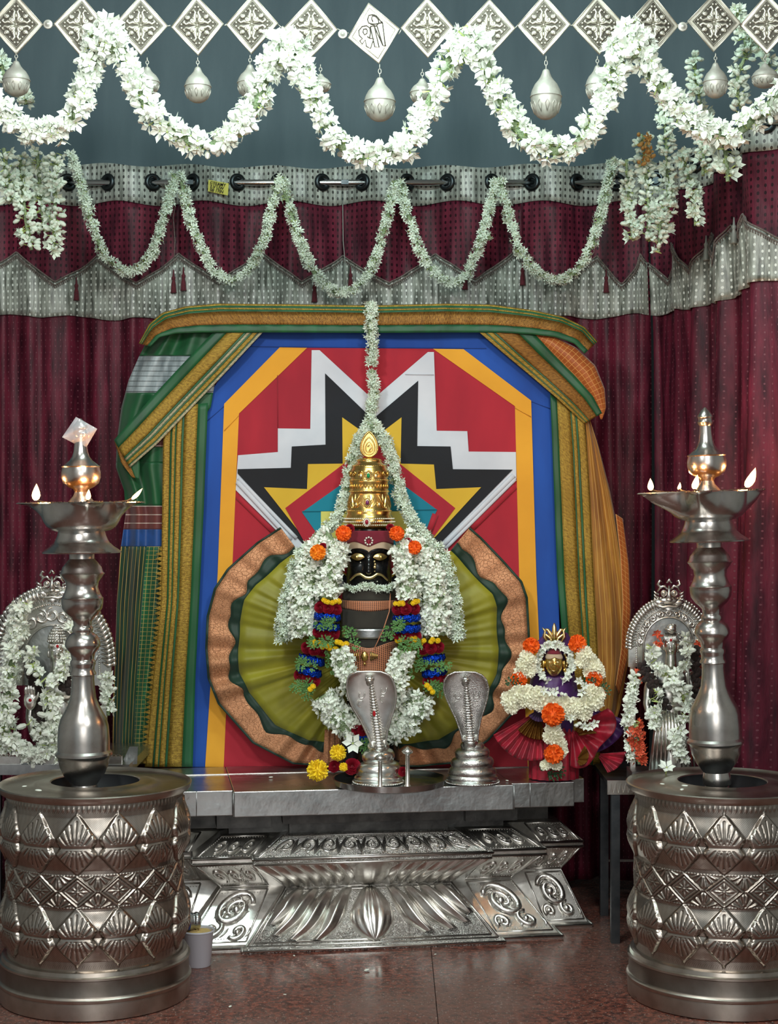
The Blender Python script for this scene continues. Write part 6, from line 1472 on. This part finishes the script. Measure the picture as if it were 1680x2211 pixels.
def figure(root, cx, top, Y, sc, base_y, conehair):
    """standing silver figure, one continuous body: head, neck, chest, arms, robe"""
    q = lambda x, y, d=0.: P(cx+x*sc, y, Y+d)
    hy = top+62*sc; b = MB(); k = Y/F*sc
    b.ball(q(0, hy, -.01), (17*k, 15*k, 25*k), 24, 18)
    b.tube([q(0, hy+16*sc, -.008), q(0, hy+50*sc, -.008)], [13*k, 15*k], 16)
    b.ball(q(0, hy+78*sc), (44*k, 20*k, 34*k), 24, 14); b.ball(q(0, hy+120*sc), (32*k, 19*k, 40*k), 20, 14)
    for s in (-1, 1):
        b.tube([q(s*40, hy+62*sc), q(s*52, hy+100*sc, -.005), q(s*56, hy+135*sc, -.012)], [13*k, 11*k, 9*k], 12)
        if s < 0 or not conehair: b.tube([q(s*56, hy+135*sc, -.012), q(s*48, hy+170*sc, -.024), q(s*42, hy+182*sc, -.028)], [9*k, 7.5*k, 6*k], 12)
        else: b.tube([q(s*56, hy+135*sc, -.012), q(s*46, hy+118*sc, -.030), q(s*42, hy+104*sc, -.036)], [9*k, 7.5*k, 6*k], 12)
    b.tube([q(0, hy+140*sc), q(0, hy+190*sc), q(0, base_y)], [30*k, 34*k, 44*k], 20)
    o = obj('figure', b, silver, root); rm = o.modifiers.new('one', 'REMESH'); rm.mode = 'VOXEL'; rm.voxel_size = .0022; rm.use_smooth_shade = True
    sm_ = o.modifiers.new('sm', 'SMOOTH'); sm_.iterations = 3
    f = MB()
    fz = -.01-15*k; f.tube([q(0, hy-7*sc, fz+.001), q(0, hy, fz-.003), q(0, hy+5*sc, fz-.006)], [2.*k, 2.6*k, 4.2*k], 8)
    for s in (-1, 1):
        f.ball(q(s*7, hy-5*sc, fz+.003), (4.6*k, 2.5*k, 2.6*k), 10, 7); f.tube([q(s*2.5, hy-11*sc, fz+.001), q(s*7, hy-13*sc, fz+.001), q(s*12, hy-10*sc, fz+.004)], 1.1*k, 6); f.ball(q(s*17, hy+2*sc, -.01), (3*k, 4*k, 8*k), 10, 7)
    f.tube([q(-6, hy+12*sc, fz+.003), q(0, hy+13*sc, fz+.0), q(6, hy+12*sc, fz+.003)], [1*k, 2*k, 1*k], 7); obj('facial_features', f, silver, root)
    h = MB()
    for i in range(15):
        a = -PI/2+(i-7)*.24; x = 17.5*math.sin((i-7)*.22); h.tube([q(x, hy-15*sc+abs(i-7)*.8*sc, -.01-13*k*math.cos((i-7)*.2)), q(x*.75, hy-30*sc, -.008)], [2.2*k, 2.*k], 6)
    if conehair:
        for i, (r, y) in enumerate(((18, 24), (17, 30), (16, 35), (14, 41), (11, 47), (7, 52), (3, 56))):
            for j in range(18): t = 2*PI*j/18; h.ball(q(r*math.cos(t), hy-y*sc, -.008+r*math.sin(t)*k), 2.8*k, 6, 4)
        h.lathe([(16*k, 0), (16*k, 10*k), (12*k, 24*k), (4*k, 36*k)], tuple(q(0, hy-20*sc, -.008)), 20)
    else:
        h.ball(q(2, hy-40*sc, -.008), (12*k, 11*k, 12*k), 14, 9)
        h.tube([q(12*math.cos(t), hy-(34+t*2.2)*sc, -.008-12*k*math.sin(t)) for t in [j*.5 for j in range(16)]], 2.6*k, 7)
        for s in range(6): h.ball(q(20+3*math.sin(s), hy-28*sc+s*8*sc, -.004), 3.4*k, 7, 5)
    obj('hair', h, silver, root)
    tk = MB().ball(q(0, hy-14*sc, fz-.001), (6*k, 1.5*k, 5*k), 10, 7).ball(q(0, hy+0*sc, fz-.0035), (1.6*k, 1.5*k, 9*k), 8, 6); obj('white_mark', tk, whp, root); obj('red_mark', MB().ball(q(1, hy-14*sc, fz-.003), (3*k, 1.5*k, 3.4*k), 10, 7), red_p, root)
    return hy
IY = 3.98
ri = thing('silver_idol', (X(1440, IY), IY, zt+.0), 'silver idol with coiled hair and red forehead dot under a scrolled arch, right side', 'idol')
arch(ri, 1445, 1395, 88, 100, 1440, IY+.03, 55, 62)
hy = figure(ri, 1448, 1338, IY, .92, 1672, False)
obj('arch_post', MB().box(P(1366, 1550, IY+.04), (.012, .012, .26)).box(P(1526, 1550, IY+.04), (.012, .012, .26)), silver, ri, smooth=False)
obj('base', MB().box(P(1445, 1672, IY), (.19, .09, .025)), silver_sheet, ri, smooth=False)
obj('bracelet', MB().tube([P(1372+10*math.cos(t), 1512+4*math.sin(t), IY-.02) for t in [2*PI*i/14 for i in range(14)]], .0022, 6, closed=True), silver, ri)
hc = MB(); hc.tube([P(1490+20*math.cos(t), 1475+12*math.sin(t), IY-.03) for t in [-1.6+i*.3 for i in range(12)]], [.0034-.0002*i for i in range(12)], 7); obj('trident_hook', hc, silver, ri)
obj('staff', MB().tube([P(1490, 1375, IY-.03), P(1486, 1460, IY-.03), P(1500, 1668, IY-.02)], .003, 8), silver, ri)
rob = MB()
for i in range(9): rob.tube([P(1420+i*6, 1535+abs(i-4)*3, IY-.03), P(1415+i*8, 1590, IY-.034), P(1408+i*10, 1664, IY-.03)], [.005, .006, .008], 8)
obj('robe_fold', rob, silver, ri)
rb = thing('bead_string', tuple(P(1400, 1480, IY-.03)), 'thick dark bead string wound over the arms of the right idol', 'beads')
m = MB()
for i in range(40): t = i/39; m.ball(P(1382+56*t+8*math.sin(i), 1436+90*t+10*math.sin(2.1*i), IY-.03), .0072, 8, 6)
for i in range(34): t = i/33; m.ball(P(1504+6*math.sin(i), 1400+120*t, IY-.032), .0085, 8, 6)
obj('bead_mass', m, coir, rb)['kind'] = 'stuff'
li = thing('silver_idol', (X(125, IY), IY, z2), 'silver idol with beaded conical hair and raised palm under a scrolled arch, left side', 'idol')
arch(li, 112, 1430, 128, 155, 1480, IY+.04, 62, 80)
hy = figure(li, 123, 1345, IY, 1.05, 1646, True)
obj('base', MB().box(P(115, 1640, IY), (.24, .10, .016)), silver_sheet, li, smooth=False)
obj('arch_post', MB().box(P(226, 1560, IY+.05), (.012, .012, .19)).box(P(-4, 1560, IY+.05), (.012, .012, .19)), silver, li, smooth=False)
hm = MB(); hm.ball(P(65, 1512, IY-.05), (.0155, .006, .024), 14, 10)
for i in range(4): hm.tube([P(56+i*6, 1498, IY-.052), P(55+i*6, 1486+abs(i-1.5)*1.5, IY-.054), P(56+i*5.6, 1479+abs(i-1.5)*2.5, IY-.052)], [.0034, .0032, .0022], 7)
hm.tube([P(76, 1512, IY-.052), P(82, 1502, IY-.054), P(83, 1494, IY-.054)], [.004, .0034, .0022], 7)
o = obj('raised_hand', hm, silver, li); rm = o.modifiers.new('one', 'REMESH'); rm.mode = 'VOXEL'; rm.voxel_size = .0012; rm.use_smooth_shade = True
obj('white_mark', MB().ball(P(64, 1512, IY-.0565), (.009, .0012, .008), 10, 6), whp, li); obj('red_mark', MB().ball(P(65, 1512, IY-.058), (.004, .0012, .004), 10, 6), red_p, li)
rb = thing('bead_string', tuple(P(70, 1480, IY-.03)), 'thick dark bead string hanging on the chest of the left idol', 'beads')
m = MB()
for i in range(50): t = i/49; m.ball(P(66+26*t+8*math.sin(i), 1440+120*t+8*math.sin(2.1*i), IY-.03), .008, 8, 6)
for i in range(16): t = i/15; m.ball(P(142+10*math.sin(i), 1455+40*t, IY-.03), .008, 8, 6)
obj('bead_mass', m, coir, rb)['kind'] = 'stuff'
# garlands of the side idols
a = thing('jasmine_garland', tuple(P(60, 1450, IY-.05)), 'long jasmine garland falling from the left arch and heaped round the left idol', 'garland')
strand(a, pp([(46, 1300), (40, 1350), (28, 1410), (20, 1470), (12, 1530), (20, 1590), (50, 1622), (95, 1628), (130, 1622)], IY-.05), .024, .0145, 'jasmine_flower', 240, 1.0, core=.3)
strand(a, pp([(-10, 1500), (-5, 1560), (20, 1620)], IY-.02), .024, .0145, 'jasmine_flower', 10, .9, core=.3)
strand(a, pp([(226, 1456), (232, 1500), (234, 1545)], IY-.02), .015, .0135, 'jasmine_flower', 40, .9, core=.3)
a = thing('jasmine_garland', tuple(P(100, 1450, IY-.06)), 'loose jasmine string round the neck of the left silver idol', 'garland')
strand(a, pp([(72, 1400), (68, 1430), (84, 1458), (108, 1478), (128, 1462), (150, 1395), (158, 1350)], IY-.05), .015, .016, 'petal_flower', 60, .7, core=0)
strand(a, pp([(112, 1485), (110, 1520), (112, 1550), (115, 1590), (100, 1615)], IY-.055), .022, .016, 'petal_flower', 80, .7, core=0)
strand(a, pp([(60, 1560), (80, 1580), (118, 1590), (135, 1560)], IY-.05), .020, .016, 'petal_flower', 60, .7, core=0)
a = thing('jasmine_garland', tuple(P(1450, 1500, IY-.06)), 'loose jasmine strings crossing the chest and skirt of the right silver idol', 'garland')
strand(a, pp([(1402, 1395), (1410, 1425), (1432, 1452), (1452, 1462), (1475, 1430), (1486, 1395), (1478, 1375)], IY-.05), .014, .0155, 'petal_flower', 80, .75, core=0)
strand(a, pp([(1440, 1470), (1470, 1490), (1478, 1530), (1470, 1570), (1462, 1610), (1480, 1640)], IY-.055), .018, .0155, 'petal_flower', 90, .8, core=0)
strand(a, pp([(1418, 1490), (1412, 1530), (1408, 1568)], IY-.05), .018, .0155, 'petal_flower', 50, .7, core=0)
a = thing('jasmine_garland', tuple(P(1370, 1550, IY-.03)), 'white and coral flower garland hanging down both sides of the right silver idol', 'garland')
strand(a, pp([(1374, 1455), (1362, 1510), (1358, 1570), (1364, 1640)], IY-.03), .014, .0125, 'jasmine_flower', 80, .8, core=.3)
strand(a, pp([(1382, 1435), (1378, 1470)], IY-.02), .010, .011, 'coral_flower', 20, .8, core=0, stuffname='coral_mass'); strand(a, pp([(1368, 1560), (1376, 1600), (1382, 1650)], IY-.035), .018, .0125, 'coral_flower', 70, .9, core=.3, stuffname='coral_mass')
strand(a, pp([(1418, 1365), (1420, 1395)], IY-.02), .008, .011, 'coral_flower', 12, .8, core=0, stuffname='coral_mass'); strand(a, pp([(1510, 1380), (1512, 1430), (1510, 1500), (1504, 1600), (1506, 1640)], IY-.01), .012, .0125, 'coral_flower', 60, .8, core=.3, stuffname='coral_mass')
# ---------------------------------------------------------------- offering cup beside the left drum
g = G(425, 2092); c0 = Vector((g.x, g.y+.03, 0)); cup = thing('offering_cup', tuple(c0), 'white plastic cup of offering standing half behind the left drum', 'cup'); k = c0.y/F
obj('cup_wall', MB().lathe([(.027, 0), (.0285, .002), (.0345, .076), (.038, .080), (.037, .083), (.0335, .081), (.032, .070), (.026, .004), (.002, .004)], tuple(c0), 40, cap=False), plastic_w, cup, auto=50)
fd = MB(); rnd = random.Random(9)
fd.grid(lambda u, v: c0+Vector((.0325*v*math.cos(2*PI*u), .0325*v*math.sin(2*PI*u), .076+.006*(1-v)+.002*math.sin(u*31+v*9))), 30, 6, closeu=True, flip=True)
obj('rice', fd, food_m, cup)
bt = thing('bottle', tuple(c0+Vector((-.005, 0, .08))), 'small silver and blue capped bottle lying in the offering cup', 'bottle')
bm = MB().lathe([(.001, -.03), (.019, -.03), (.020, -.02), (.020, 0), (.018, .003), (.018, .006), (.020, .009), (.019, .016), (.015, .020), (.004, .022)], (0, 0, 0), 28)
o = obj('shell', bm, steel, bt, world=False); o.rotation_euler = (0, PI/2, .2); o.location = (-.010, 0, .022)
o = obj('blue_label', MB().lathe([(.0205, -.022), (.021, -.02), (.021, -.006), (.0205, -.004)], (0, 0, 0), 28, cap=False), blue_p, bt, world=False); o.rotation_euler = (0, PI/2, .2); o.location = (-.010, 0, .022)
print('FLOWERS', NFLOW[0], 'OBJS', len(bpy.data.objects))
